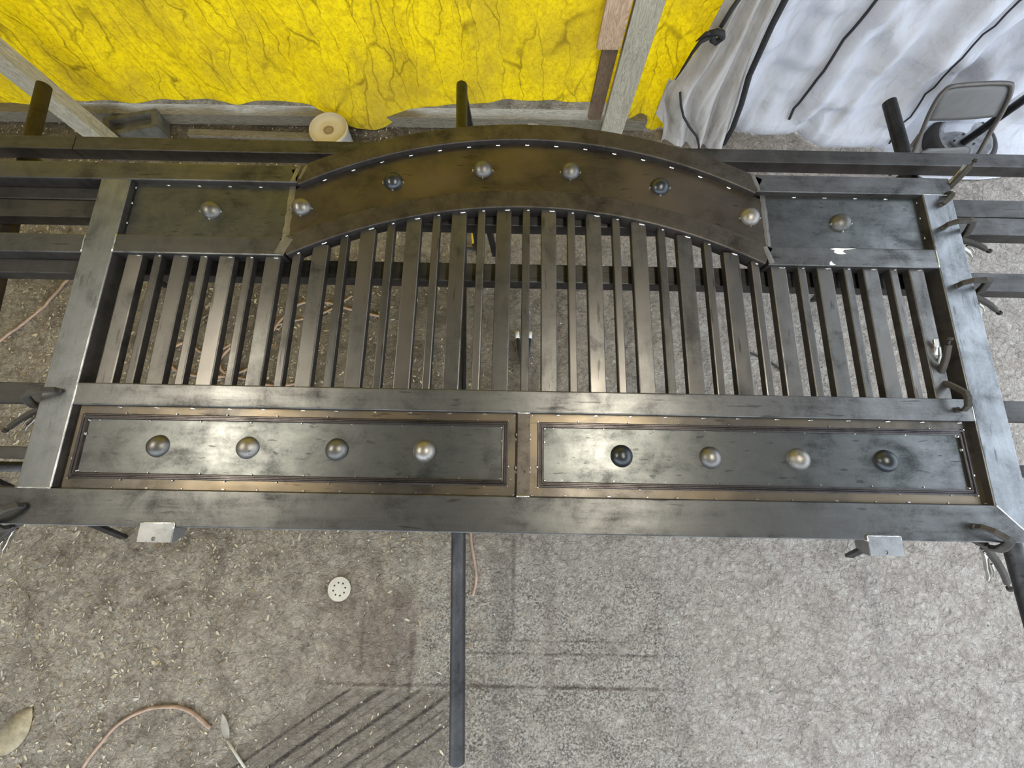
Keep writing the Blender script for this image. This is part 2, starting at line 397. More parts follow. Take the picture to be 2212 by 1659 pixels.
    col = stain(col, math_(nt, 'MULTIPLY', band(Xw, 12, 84, 4), band(Yw, -37.45, -36.8, .3)), .85, (.10,.07,.055))
    col = stain(col, math_(nt, 'MULTIPLY', band(Xw, 41, 85, 5), band(Yw, -31.3, -30.8, .25)), .7, (.09,.07,.06))
    col = stain(col, math_(nt, 'MULTIPLY', band(Xw, 41, 80, 5), band(Yw, -28.8, -28.4, .2)), .6, (.09,.07,.06))
    col = stain(col, math_(nt, 'MULTIPLY', band(X, 51.2, 52.0, .3), band(Y, -26, -6, 4)), .7, (.12,.10,.08))
    col = stain(col, math_(nt, 'MULTIPLY', band(Xw, 58.4, 60.6, .5), band(Y, -38, -16, 4)), .6, (.27,.22,.18))
    col = stain(col, math_(nt, 'MULTIPLY', band(Xw, 47, 51, .8), band(Y, -60, -14, 5)), .45, (.19,.17,.15))
    col = stain(col, math_(nt, 'MULTIPLY', band(Xw, 19.7, 20.5, .4), band(Y, -38, -22, 3)), .6, (.12,.09,.07))
    col = stain(col, math_(nt, 'MULTIPLY', band(Xw, 30, 31.2, .5), band(Y, -40, -24, 3)), .6, (.09,.07,.06))
    # slanting ghosts
    ang = math.radians(33); ca, sa = math.cos(ang), math.sin(ang)
    u = math_(nt, 'ADD', math_(nt, 'MULTIPLY', X, ca), math_(nt, 'MULTIPLY', Y, sa))
    w = math_(nt, 'ADD', math_(nt, 'MULTIPLY', X, -sa), math_(nt, 'MULTIPLY', Y, ca))
    zone2 = math_(nt, 'MULTIPLY', band(w, -62, -39, 1.2), math_(nt, 'MULTIPLY', band(Y, -90, -38, .8), band(X, -8, 40, 5)))
    fs = noise_(nt, v, .5, 3, .6)
    ww = math_(nt, 'ADD', w, math_(nt, 'MULTIPLY', math_(nt, 'SUBTRACT', fine, .5), .7))
    col = mix(nt, math_(nt, 'MULTIPLY', zone2, .75), col, ramp(nt, fs, [(.3,(.20,.165,.125)), (.7,(.34,.29,.23))]))
    for lo, hi, amt in ((-42.2,-41.7,.85), (-43.3,-43.1,.5), (-46.0,-45.2,.9), (-47.6,-47.3,.5), (-50.0,-49.3,.9), (-51.6,-51.3,.5), (-53.9,-53.2,.9), (-55.6,-55.2,.6), (-58.2,-57.6,.85)):
        col = mix(nt, math_(nt, 'MULTIPLY', math_(nt, 'MULTIPLY', math_(nt, 'MULTIPLY', band(ww, lo, hi, .22), zone2), amt), ramp(nt, fs, [(.3,(.45,.45,.45)), (.55,(1,1,1))])), col, (.06,.048,.04))
    nt.links.new(col, b.inputs['Base Color']); b.inputs['Roughness'].default_value = .95
    b.inputs['Specular IOR Level'].default_value = .15
    scr = nt.nodes.new('ShaderNodeTexVoronoi'); scr.feature = 'DISTANCE_TO_EDGE'; scr.inputs['Scale'].default_value = .33
    vm = nt.nodes.new('ShaderNodeVectorMath'); vm.operation = 'MULTIPLY_ADD'; vm.inputs[1].default_value = (7,7,0)
    wn = nt.nodes.new('ShaderNodeTexNoise'); wn.inputs['Scale'].default_value = .3; wn.inputs['Detail'].default_value = 4
    nt.links.new(v, wn.inputs['Vector']); nt.links.new(wn.outputs['Color'], vm.inputs[0]); nt.links.new(v, vm.inputs[2]); nt.links.new(vm.outputs[0], scr.inputs['Vector'])
    sc = ramp(nt, scr.outputs['Distance'], [(0,(0,0,0)), (.09,(1,1,1))])
    h = math_(nt, 'ADD', math_(nt, 'ADD', math_(nt, 'MULTIPLY', fine, 1.2), math_(nt, 'MULTIPLY', grit, .45)), math_(nt, 'MULTIPLY', sc, .28))
    h = math_(nt, 'ADD', h, math_(nt, 'MULTIPLY', crumbs, .35))
    bump(nt, b, h, 1.0, .034)
    return m
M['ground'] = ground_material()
nx, ny = 220, 150
vs = []; 
for j in range(ny + 1):
    for i in range(nx + 1):
        x = FX0 + (FX1-FX0)*i/nx; y = FY0 + (FY1-FY0)*j/ny
        vs.append((x, y, ground_h(x, y)))
me = bpy.data.meshes.new('floor')
org = P(52, 0, -45)
me.from_pydata([P(x, y, -45 + z) - org for x, y, z in vs], [], [(j*(nx+1)+i, j*(nx+1)+i+1, (j+1)*(nx+1)+i+1, (j+1)*(nx+1)+i) for j in range(ny) for i in range(nx)])
me.polygons.foreach_set('use_smooth', [True]*len(me.polygons))
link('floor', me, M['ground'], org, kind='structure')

# unseen roof and left wall, added out of view to shade the left side
mb = MB(); mb.box(-150, 170, -95, 112, CEIL, CEIL + 1.5); mb.build('shade_roof', M['roof'], kind='structure')
mb = MB(); mb.box(-152, -150, -95, 112, -46, CEIL); mb.build('shade_wall_left', M['leftwall'], kind='structure')

# ------------------------------------------------------------------ litter on the ground (uncountable)
def litter(name, n, region, size, cols, label, cat, dens=None, flat=True):
    mb = MB()
    mats = cols
    faces_mat = []
    for k in range(n):
        for _ in range(40):
            x = random.uniform(region[0], region[1]); y = random.uniform(region[2], region[3])
            if dens is None or random.random() < dens(x, y): break
        s = random.uniform(*size) * (1 if random.random() < .85 else 1.7); a = random.uniform(0, math.tau)
        z = -45 + ground_h(x, y)
        c, d = math.cos(a), math.sin(a)
        if flat:
            l, w_ = s, s*random.uniform(.22, .5); t = random.uniform(-.10, .25)*s; q = random.uniform(.04, .2)*s
            loc = [(-l, 0, .02), (-l*.3, -w_, .05 + t*.3), (l*.5, -w_*.8, .05+t), (l, 0, .03 + q), (l*.4, w_*.9, .06+q), (-l*.4, w_, .05)]
            vs = [P(x + px*c - py*d, y + px*d + py*c, z + pz) for px, py, pz in loc]
            mb.add(vs, [(0,1,2,4), (2,3,4), (0,4,5)])
            nf = 3
        else:
            r = [s*random.uniform(.7, 1.2) for _ in range(6)]
            loc = [(r[0],0,s*.2),(0,r[1]*.8,s*.25),(-r[2],0,s*.2),(0,-r[3]*.8,s*.2),(0,0,s*.75),(0,0,-s*.4)]
            vs = [P(x + px*c - py*d, y + px*d + py*c, z + pz) for px, py, pz in loc]
            mb.add(vs, [(0,1,4),(1,2,4),(2,3,4),(3,0,4),(1,0,5),(2,1,5),(3,2,5),(0,3,5)])
            nf = 8
        mi = random.randrange(len(mats)); faces_mat += [mi]*nf
    me = bpy.data.meshes.new(name); me.from_pydata([v - org for v in mb.v], [], mb.f)
    for m_ in mats: me.materials.append(m_)
    me.polygons.foreach_set('material_index', faces_mat)
    o = link(name, me, None, org, label=label, category=cat, kind='stuff')
    return o
def dl(x, y):
    d = max(.05, min(1, (48 - x) / 70)); 
    if -6 < y < 62 and x < 45: d *= 1.7
    if y < -12: d *= (.35 if x > 0 else .8)
    return d * (.35 + .9*max(0, noise.noise(Vector((x*.045, y*.045, 9.))) + .35))
chipm = [plain('pale wood chip', (.56,.48,.33), .85, var=.2), plain('tan dry leaf', (.36,.28,.17), .85, var=.3), plain('brown dry leaf', (.20,.145,.09), .9, var=.3), plain('grey chip', (.44,.40,.33), .9)]
litter('wood_chip_litter', 19000, (-100, 62, -60, 104), (.12, .45), chipm, 'pale wood chips and dry leaf scraps strewn over the left ground', 'litter', dl)
stonem = [plain('pale gravel', (.55,.53,.51), .9, var=.15), plain('dark gravel', (.20,.185,.17), .9, var=.2), plain('tan gravel', (.44,.40,.35), .9)]
def dr(x, y): return .15 + .85*max(0, min(1, noise.noise(Vector((x*.06, y*.06, 2.)))*1.3 + .35))
litter('gravel_crumbs', 9000, (10, 215, -60, 100), (.05, .2), stonem, 'small stones and dirt crumbs scattered over the grey ground', 'gravel', dr, flat=False)

# ------------------------------------------------------------------ the back wall: lumber, tarp, curtains
def tag(o, label, cat, group=None):
    o['label'] = label; o['category'] = cat
    if group: o['group'] = group
    return o
def lumber(name, a, b, w, h, mat, label, cat, up=(0,0,1), r=.1):
    # board with its long axis on the object's z so the grain follows it
    a, b = P(*a), P(*b); d = (b - a); L = d.length; d.normalize(); up = Vector(up)
    s = up.cross(d).normalized(); u = d.cross(s).normalized()
    mb = MB(); pr = rrect(w*S, h*S, r*S, 2)
    mb.sweep([[Vector((x, y, 0)) for x, y in pr], [Vector((x, y, L)) for x, y in pr]])
    me = bpy.data.meshes.new(name); me.from_pydata(mb.v, [], mb.f)
    bm = bmesh.new(); bm.from_mesh(me); bmesh.ops.recalc_face_normals(bm, faces=bm.faces); bm.to_mesh(me); bm.free()
    o = link(name, me, mat, a)
    R = Matrix((s, u, d)).transposed()
    o.rotation_euler = R.to_euler()
    return tag(o, label, cat)
lumber('wooden_post', (-57.2, 88.9, -45.2), (-57.2, 88.9, CEIL), 4.8, 3.6, M['wood_grey'], 'weathered wooden post slanting at the left edge, in front of the yellow tarp', 'post', up=(0,1,0))
lumber('wooden_post', (76.9, 99.3, -45.2), (76.3, 99.3, CEIL), 6.0, 1.8, M['wood_grey'], 'grey-green wooden post with knots, right of centre against the yellow tarp', 'post', up=(0,1,0))
lumber('wooden_stud', (71.6, 101.0, -45.2), (70.8, 101.0, CEIL), 3.6, 1.5, M['wood_brown'], 'dark brown stud hidden behind the knotty grey-green post', 'post', up=(0,1,0))
lumber('short_board', (70.5, 98.9, -22.7), (70.4, 98.9, 30), 5.2, 1.5, M['wood_red'], 'short reddish pine board with swirling grain beside the grey-green post', 'board', up=(0,1,0))
lumber('base_plank', (-100, 100.3, -43.5), (86, 101.4, -43.5), 3.4, 3.2, M['wood_dark'], 'long grey lumber plate on the ground under the yellow tarp', 'plank')
lumber('wall_girt', (-120, 98.6, -13.4), (68, 98.6, -9.2), 1.5, 3.5, M['wood_grey'], 'grey horizontal board along the top edge of the yellow tarp', 'board')
lumber('loose_board', (-40, 95.8, -44.75), (-4, 95.2, -44.75), 2.2, .8, M['wood_dark'], 'thin flat board lying on the ground behind the far steel tube', 'board')
lumber('lumber_offcut', (53.8, 99.9, -43.6), (60.0, 96.5, -44.2), 1.8, .9, M['wood_pale'], 'small pale offcut lying against the base plank behind the arch', 'offcut')
lumber('lumber_offcut', (43.0, 98.8, -44.2), (52.0, 97.6, -44.4), 1.4, .8, M['wood_grey'], 'thin grey offcut beside the small pale offcut behind the arch', 'offcut')

def cloth(name, fn, nu, nv, mat, label, cat, thick=.12, parent=None):
    vs = []; fs = []
    for j in range(nv + 1):
        for i in range(nu + 1):
            vs.append(P(*fn(i/nu, j/nv)))
    for j in range(nv):
        for i in range(nu):
            a = j*(nu+1)+i; fs.append((a, a+1, a+nu+2, a+nu+1))
    lo = [min(v[k] for v in vs) for k in range(3)]; hi = [max(v[k] for v in vs) for k in range(3)]
    o0 = Vector(((lo[0]+hi[0])/2, (lo[1]+hi[1])/2, lo[2]))
    me = bpy.data.meshes.new(name); me.from_pydata([v - o0 for v in vs], [], fs)
    me.polygons.foreach_set('use_smooth', [True]*len(fs))
    o = link(name, me, mat, o0)
    md = o.modifiers.new('thickness', 'SOLIDIFY'); md.thickness = thick*S; md.offset = 0
    return tag(o, label, cat)
def interp(pts, x):
    if x <= pts[0][0]: return pts[0][1]
    for (a, b), (c, d) in zip(pts, pts[1:]):
        if x <= c:
            t = (x-a)/(c-a); t = t*t*(3-2*t); return b + (d-b)*t
    return pts[-1][1]
tb = [(-130,2.5),(-90,2.6),(-70,3.6),(-38,4.6),(-15,5.0),(-6,3.8),(-2,2.7),(7,1.4),(14,1.3),(22,3.4),(27,4.6),(42,6.0),(62,6.6),(68,7.2),(78,5.5),(84,.9),(90,.3),(97,.2)]
def tarp(u, v):
    x = -128 + 226*u; z0 = interp(tb, x); z = z0 + (CEIL + 45 - z0) * (v**1.4)
    hgt = z
    f = .55*math.sin(x*.21 + .6*math.sin(hgt*.06)) + .35*math.sin(x*.47 + 1.3 + hgt*.02) + .5*noise.noise(Vector((x*.06, hgt*.05, 4)))
    f += .5*noise.noise(Vector((x*.22, hgt*.12, 7)))*.6
    # one broad diagonal fold
    f += .9*math.exp(-((x + 24 - .34*(hgt-5))/2.6)**2)
    near = math.exp(-hgt/6.0)
    bell = -6.0*near*math.exp(-((x-9)/10.)**2) - 2.4*near*max(0, min(1, (x-78)/8))
    y = 101.9 - f + bell
    if x > 79: y -= 1.0*math.sin((x-79)*.9)*max(0,1-hgt/60)
    return (x, y, z - 45)
cloth('yellow_tarp', tarp, 420, 110, M['tarp'], 'crinkled yellow tarp hung along the back wall', 'tarp', .06)

# white curtain, bulging at the foot and spreading on the ground to the right
cb = [(101,100.6),(107,100.0),(110,99.6),(113,98.0),(119,97.2),(125,97.6),(128,98.6),(131,95.5),(134,93.8),(141,93.6),(148.5,94.0),(153,91.5),(156,89),(162,85.6),(175,85.6),(190,87.6),(206,90)]
def curtain(u, v):
    x = 101.5 + 103*u; yb = interp(cb, x); wall = 101.5
    spread = max(0, min(1, (x-150)/12.)); hb = 5.5*(1-spread) + 1.0*spread
    nz = noise.noise(Vector((x*.11, v*3.2, 1.5)))
    if v < .22:
        t = v/.22
        # tucked under, round belly, back to the hanging sheet
        if spread < .5: ang = -math.pi/2 + t*math.pi*.62; y = yb + 2.6 - 2.6*math.cos(ang) ; z = hb*.55*(1+math.sin(ang)) + .15
        else:
            y = yb + t*(wall - 2 - yb); z = .25 + .9*math.sin(t*math.pi*.5) + .5*nz*math.sin(t*math.pi) + 3*t**5
        if spread < .5:
            k = spread*2; y = y*(1-k) + (yb + t*(wall-2-yb))*k; z = z*(1-k) + (.25 + .9*math.sin(t*math.pi*.5) + 3*t**5)*k
        return (x, y, z - 45 + .2)
    x0, y0, z0 = curtain(u, .2199)
    t = (v-.22)/.78; z0 += 45
    z = z0 + (CEIL + 45 - z0)*t**1.5
    k = 1 - math.exp(-(z - z0)/9.)
    pull = (x-118)*.012 
    y = y0 + (wall - 1.0 - y0)*k*(.75 if spread < .5 else 1)
    fold = 2.2*math.sin(x*.30 + 1.1 + z*.035) * (.35+.65*math.exp(-z/40.)) + .8*math.sin(x*.66 + z*.05) + 2.4*noise.noise(Vector((x*.09 + z*.03, z*.11, 2))) + 1.4*noise.noise(Vector((x*.25 - z*.05, z*.24, 5)))
    fold *= min(1, (z - z0)/4.)
    for sx in (121.8, 149.6):                    # the ropes draw the cloth in
        fold -= 1.4*math.exp(-((x-sx)/1.6)**2)*min(1, (z-z0)/4.)
    fold += 1.2*math.exp(-((x-128.3)/1.5)**2)*math.exp(-z/10.)*-1
    return (x, y - fold, z - 45 + .2)
cloth('white_curtain', curtain, 260, 150, M['white_cloth'], 'large white cloth curtain bulging at the foot, in the top right corner', 'curtain', .1)

# gathered grey bundle
def bundle(u, v):
    z = .4 + 95*v**1.6
    if v < .02: z = .4 + v*10
    k = max(0, min(1, 1 - z/46.)); cx = 94.5 + 5.0*k**1.5; hw = 4.0 + 5.0*(k**1.2) + 1.4*math.exp(-((z-14)/8)**2)
    ph = (u-.5)*2
    x = cx + hw*ph - 2.5*math.exp(-((z-14)/7)**2)*(1-u)
    pl = math.sin(u*math.pi*6.5 + .9*math.sin(z*.07) + 1.4*noise.noise(Vector((u*5, z*.03, 3)))) * (.55 + .6*abs(noise.noise(Vector((u*4, z*.05, 6)))*2))
    y = 95.6 - 1.5*(1-ph*ph) + (1.0 + .5*k)*pl + .5*noise.noise(Vector((x*.2, z*.12, 8)))
    z += .9*math.sin(u*7)*max(0, 1-z/6.)
    return (x, y, z - 45)
cloth('grey_curtain_bundle', bundle, 120, 70, M['grey_cloth'], 'gathered soiled grey curtain tied with a black strap, between yellow tarp and white curtain', 'curtain', .1)

def strap(name, pts, w, label, cat='strap', t=.18, mat='black_strip', nrm=(0,1,0)):
    mb = MB(); mb.tube([P(*p) for p in pts], w*S/2, 8); return tag(mb.build(name, M[mat]), label, cat)
def on_curtain(x, z, off=.25):
    best = None
    for i in range(400):
        q = curtain((x-101.5)/103, .22 + .78*i/399)
        if best is None or abs(q[2]+45-z) < best[0]: best = (abs(q[2]+45-z), q)
    return (x, best[1][1]-off, z-45)
strap('black_rope', [on_curtain(121.8 - .03*(z-20), z, .7) for z in list(range(6,46,2)) + [50,58,66,75,85,100]] , .62, 'thick black rope down the white curtain, left of the folding chair', 'rope')
strap('black_rope', [on_curtain(149.6, z, .8) for z in list(range(4,46,2)) + [50,58,66,75,85,100]], .42, 'thin black rope down the white curtain just above the folding chair', 'rope')
strap('black_strip', [(107.2,94.6,-43.6),(106.4,94.0,-38),(104.4,93.4,-31),(102.0,93.2,-24),(100.4,93.2,-14),(99.6,93.2,-5),(99,93.2,20)], 1.3, 'dark gap between the grey bundle and the white curtain, drawn as a black strip')  # the dark gap between the two cloths, put in as a black strip
strap('black_strip', [(88.4,93.2,-28.0),(89.6,92.6,-30.5),(91.6,92.4,-33.6),(94.5,92.2,-36.5),(97.5,92.4,-39.2),(99.4,92.6,-42),(100.6,92.8,-44.3)], .55, 'crooked black strap crossing the lower part of the grey bundle')
kn = thing('knotted_strap', P(90, 93, -18), 'black strap knotted near the top of the grey bundle with loose tails', 'strap')
mb = MB(); mb.tube([P(*p) for p in [(92.8,94.6,-8),(91.2,93.6,-11.5),(90.4,92.9,-14.2)]], .45*S, 8); mb.build('upper_strap', M['black_strip'], kn)
mb = MB(); mb.tube([P(*p) for p in [(88.6,92.6,-15.2),(89.6,91.9,-14.3),(90.8,91.9,-14.6),(91.6,92.6,-15.8),(91.0,93.0,-17.0),(89.8,92.6,-16.2),(89.4,92.2,-14.8)]], .62*S, 8); mb.build('knot', M['black_strip'], kn)
mb = MB(); mb.tube([P(*p) for p in [(89.4,92.4,-15.2),(87.6,92.6,-16.6),(87.0,92.8,-19),(86.6,93,-22),(86.0,93.1,-25)]], .3*S, 8, radii=[.5*S,.45*S,.35*S,.28*S,.1*S]); mb.build('tail', M['black_strip'], kn)
mb = MB(); mb.tube([P(*p) for p in [(89.4,92.2,-14.8),(87.8,92.3,-14.9),(86.6,92.6,-16.6)]], .3*S, 8, radii=[.4*S,.35*S,.1*S]); mb.build('tail', M['black_strip'], kn)
mb = MB()
pl = [P(86.2,97.4,-28), P(86.4,97.3,-37.5), P(90.0,96.8,-40.5), P(91.5,96.6,-34)]
mb.add(pl + [p + Vector((0, .004, 0)) for p in pl], [(0,1,2,3),(7,6,5,4),(0,4,5,1),(1,5,6,2),(2,6,7,3),(3,7,4,0)])
tag(mb.build('cloth_scrap', M['grey_cloth']), 'pointed grey cloth corner lying on the yellow tarp beside the grey bundle', 'cloth')

# ------------------------------------------------------------------ the gate
G = thing('driveway_gate', P(52, 22, -2), 'large arched raw steel driveway gate laid flat on steel tubes', 'gate')
T = 2.0                                      # thickness of the frame
zc = -T/2
def rail(name, x0, x1, y0, y1, mat='rail', z=zc, t=T, label=None):
    mb = MB(); mb.bar(P(x0, (y0+y1)/2, z), P(x1, (y0+y1)/2, z), y1-y0, t, .16)
    o = scale_sides(mb.build(name, M[mat], G))
    if label: o['label'] = label
    return o
# bottom rail, mitred at the right corner
mb = MB()
pr = rrect(4*S, T*S, .16*S, 3)
a, b_ = P(-75, 2, zc), P(107.5, 2, zc)
mb.sweep([[a + Vector((0, x, y)) for x, y in pr], [b_ + Vector((-x, x, y)) for x, y in pr]])
scale_sides(mb.build('bottom_rail', M['rail'], G))
mb = MB()
a, b_ = P(107.5, 2, zc), P(107.5, 44.25, zc)
mb.sweep([[a + Vector((x, -x, y)) for x, y in pr], [b_ + Vector((x, 0, y)) for x, y in pr]])
scale_sides(mb.build('stile', M['stile'], G))
mb = MB(); mb.bar(P(-3.5, 4.05, zc), P(-3.5, 44.25, zc), 4, T, .16); scale_sides(mb.build('stile', M['stile'], G))
rail('middle_rail', -1.5, 105.5, 13.55, 16.25)
rail('upper_rail', -1.5, 20.6, 33.42, 36.1); rail('upper_rail', 83.4, 105.5, 33.42, 36.1)
rail('top_rail', -75, 20.9, 44.28, 46.95); rail('top_rail', 83.1, 109.5, 44.28, 46.95)
rail('tail_rail', -75, -5.5, 33.3, 36.0)
def arch(name, cy, ri, ro, half):
    mb = MB(); pr = rrect((ro-ri)*S, T*S, .16*S, 3); rings = []
    rm = (ri+ro)/2; a1 = math.asin(half/rm)
    for k in range(57):
        a = -a1 + 2*a1*k/56
        rings.append([P(52 + (rm + x/S)*math.sin(a), cy + (rm + x/S)*math.cos(a), zc + y/S) for x, y in pr])
    mb.sweep(rings); return scale_sides(mb.build(name, M['arch'], G))
UC, UI, UO = -12.9, 64.75, 67.35
LC, LI, LO = -25.3, 66.5, 69.15
arch('upper_arch', UC, UI, UO, 31.5)['label'] = 'brown outer arch bar'
arch('lower_arch', LC, LI, LO, 31.6)['label'] = 'brown inner arch bar'
def low_edge(x):
    d = abs(x - 52)
    return LC + math.sqrt(LI**2 - d*d) if d < 31.2 else 33.42
# pickets
for k in range(35):
    xc = 1 + 3*k; w = 2.0 if k % 2 == 0 else 1.0
    ye = min(low_edge(xc - w/2), low_edge(xc + w/2)) + .35
    mb = MB(); mb.bar(P(xc, 16.15, -1.0), P(xc, ye, -1.0), w, 1.0, .13)
    scale_sides(mb.build('picket', M['picket'], G))
mb = MB(); mb.bar(P(51.95, 3.9, -.62), P(51.95, 13.7, -.62), 1.5, .95, .12); scale_sides(mb.build('divider_bar', M['arch'], G))

# panels
PZ = -.78
def dome(parent, x, y, mat, r=1.33, h=1.0, z=PZ):
    mb = MB(); R = (r*r + h*h)/(2*h); prof = [(r*S*1.0, 0)]
    for k in range(1, 13):
        q = k/12; a = math.asin(min(1, r/R))*(1-q) if h <= r else 0
        prof.append((max(.0005, R*math.sin(a))*S, (R*math.cos(a) - (R-h))*S))
    prof[0] = (r*S, 0)
    mb.lathe(P(x, y, z), prof, 36)
    o = mb.build('dome', M[mat], parent)
    if mat == 'dome_black': o['label'] = 'black dome'
    return o
def sheet(name, x0, x1, y0, y1, mat='sheet'):
    mb = MB(); mb.box(x0, x1, y0, y1, PZ-.15, PZ); return mb.build(name, M[mat], G)
def inset(parent, x0, x1, y0, y1):
    mb = MB(); mb.box(x0, x1, y0, y1, PZ-.01, PZ+.03); return mb.build('inset_sheet', M['sheet'], parent)
def molding(parent, x0, x1, y0, y1):
    prof = [(0,0),(0,.26),(.09,.30),(.20,.30),(.26,.16),(.40,.16),(.46,.30),(.57,.30),(.66,.26),(.66,0)]   # across (outer to inner), height
    cs = [(x0,y0),(x1,y0),(x1,y1),(x0,y1)]; cx, cy = (x0+x1)/2, (y0+y1)/2
    for i in range(4):
        (ax, ay), (bx, by) = cs[i], cs[(i+1) % 4]
        mb = MB(); rings = []
        for (qx, qy) in ((ax, ay), (bx, by)):
            sx = 1 if qx < cx else -1; sy = 1 if qy < cy else -1
            rings.append([P(qx + sx*d, qy + sy*d, PZ + h) for d, h in prof])
        mb.sweep(rings); mb.build('molding_bar', M['molding'], parent)
lp = sheet('lower_panel', -1.6, 51.3, 3.9, 13.7, 'backing'); inset(lp, .1, 49.55, 5.7, 12.0); molding(lp, -.5, 50.15, 5.1, 12.6)
for x, m_ in ((9.0,'dome_grey'),(19.5,'dome_pale'),(29.95,'dome_grey'),(40.3,'dome_pale')): dome(lp, x, 8.9, m_)
rp = sheet('lower_panel', 52.6, 105.6, 3.9, 13.7, 'backing'); inset(rp, 54.3, 103.9, 5.6, 11.95); molding(rp, 53.7, 104.5, 5.0, 12.55)
for x, m_ in ((63.55,'dome_black'),(74.0,'dome_grey'),(84.4,'dome_pale'),(94.7,'dome_black')):
    dome(rp, x, 8.75, m_)
s1 = sheet('side_panel', -1.6, 20.1, 36.0, 44.4); dome(s1, 9.5, 40.35, 'dome_grey')
s2 = sheet('side_panel', 84.3, 105.6, 36.0, 44.4); dome(s2, 94.4, 40.25, 'dome_grey')
mb = MB(); top = []; bot = []
for k in range(61):
    x = 20.0 + 64.3*k/60; d = x - 52
    yu = UC + math.sqrt((UI+.2)**2 - d*d); yl = LC + math.sqrt((LO-.2)**2 - d*d)
    top.append((x, yu)); bot.append((x, yl))
rings = [[P(bx, by, PZ-.15), P(bx, by, PZ+.02), P(tx, ty, PZ+.02), P(tx, ty, PZ-.15)] for (tx, ty), (bx, by) in zip(top, bot)]
mb.sweep(rings); ap = mb.build('arch_panel', M['archpanel'], G); ap['label'] = 'brown curved sheet between the two arch bars'
for x, y, m_ in ((21.6,41.1,'dome_grey'),(33.65,45.35,'dome_black'),(45.9,47.55,'dome_grey'),(58.0,47.5,'dome_grey'),(70.3,45.3,'dome_black'),(82.2,40.9,'dome_pale')):
    dome(ap, x, y, m_, z=PZ+.02)

# weld seams (flat ground strips) where the arch joins the straight frame
def seam(pts, w, name='weld_seam', z=.02, mat='seam'):
    mb = MB(); n = len(pts); vs = []
    L = []; R_ = []
    for i, (x, y) in enumerate(pts):
        x2, y2 = pts[min(i+1, n-1)]; x1, y1 = pts[max(i-1, 0)]
        l = math.hypot(x2-x1, y2-y1); nxx, nyy = -(y2-y1)/l, (x2-x1)/l; ww = w*random.uniform(.8, 1.2)/2
        L.append((x+nxx*ww, y+nyy*ww)); R_.append((x-nxx*ww, y-nyy*ww))
    mb.sweep([[P(*l, z-.06), P(*l, z), P(*[(a+c)/2 for a, c in zip(l, r)], z+.03), P(*r, z), P(*r, z-.06)] for l, r in zip(L, R_)])
    return mb.build(name, M[mat], G)
random.seed(3)
def lin(a, b, n): return [(a[0]+(b[0]-a[0])*k/n, a[1]+(b[1]-a[1])*k/n) for k in range(n+1)]
seam(lin((20.0,44.25),(20.05,36.15),12), .85, z=PZ+.04); seam(lin((84.3,44.25),(84.2,36.15),12), .7, z=PZ+.04)
seam(lin((20.3,44.4),(20.9,46.9),5), .5); seam(lin((21.2,44.8),(21.9,47.0),5), .35)
seam(lin((83.4,44.4),(82.8,46.9),5), .5); seam(lin((20.0,33.6),(20.9,36.0),5), 1.3); seam(lin((83.9,33.6),(83.2,36.0),5), .6)
# bright welds and tacks, too small to be told apart one by one
mb = MB()
def bead(x, y, z, l, w, ang=0, h=.09):
    c, s = math.cos(ang), math.sin(ang); ring = []
    n = 8; vs = [P(x + (l/2*math.cos(2*math.pi*k/n))*c - (w/2*math.sin(2*math.pi*k/n))*s, y + (l/2*math.cos(2*math.pi*k/n))*s + (w/2*math.sin(2*math.pi*k/n))*c, z) for k in range(n)]
    vt = [P(x + .55*(l/2*math.cos(2*math.pi*k/n))*c - .55*(w/2*math.sin(2*math.pi*k/n))*s, y + .55*(l/2*math.cos(2*math.pi*k/n))*s + .55*(w/2*math.sin(2*math.pi*k/n))*c, z + h) for k in range(n)]
    mb.add(vs + vt, [tuple(range(n, 2*n))] + [(k, (k+1) % n, n + (k+1) % n, n + k) for k in range(n)])
for k in range(24):                                   # along the lower panels
    x = 3.2 + 4.4*k
    if abs(x - 52) > 2:
        bead(x + random.uniform(-.3,.3), 13.42, PZ+.02, .62, .2); bead(x + 1 + random.uniform(-.5,.5), 4.12, PZ+.02, .6 if k % 2 else .3, .16)
for k in range(9):
    for x0 in (1.5, 55.5):
        x = x0 + 6*k; bead(x, 11.85, PZ, .2, .26, h=.16); bead(x+3, 12.68, PZ, .2, .26, h=.16); bead(x+1, 5.85, PZ, .2, .24, h=.16); bead(x+4, 5.0, PZ, .2, .24, h=.16)
for x0, x1, y0, y1 in ((-.5,50.15,5.1,12.6), (53.7,104.5,5.0,12.55)):
    for xx, sx in ((x0, 1), (x1, -1)):
        for yy, sy in ((y0, 1), (y1, -1)):
            bead(xx + .8*sx, yy + .8*sy, PZ+.05, .34, .3, .6, .2); bead(xx, yy, PZ+.05, .3, .3, .6, .2)
        bead(xx + .75*sx, 10.2, PZ+.1, .22, .4, 0, .2); bead(xx - .1*sx, 7.3, PZ, .3, .45, .4, .2)
for y in (11.0, 7.2):
    for x in (51.12, 52.78): bead(x, y, -.35, .16, .5, 0, .2); bead(x, y-.5, PZ+.02, .24, .4, .4)
for x in (50.9, 53.0): bead(x, 13.3, PZ, .4, .2, .5); bead(x, 4.1, PZ, .4, .2, .5)
for k in range(4):
    bead(3.0 + 4.2*k, 44.05, PZ+.02, .6, .2); bead(88.6 + 4.2*k, 44.05, PZ+.02, .6, .2)
for y in (38.2, 41.2, 43.6): bead(-1.3, y, PZ+.05, .16, .4); bead(105.3, y, PZ+.05, .16, .4)
for k in range(15):
    a = math.radians(-25.5 + 51*k/14); x = 52 + (UI-.22)*math.sin(a); y = UC + (UI-.22)*math.cos(a); bead(x, y, PZ+.04, .62, .2, -a)
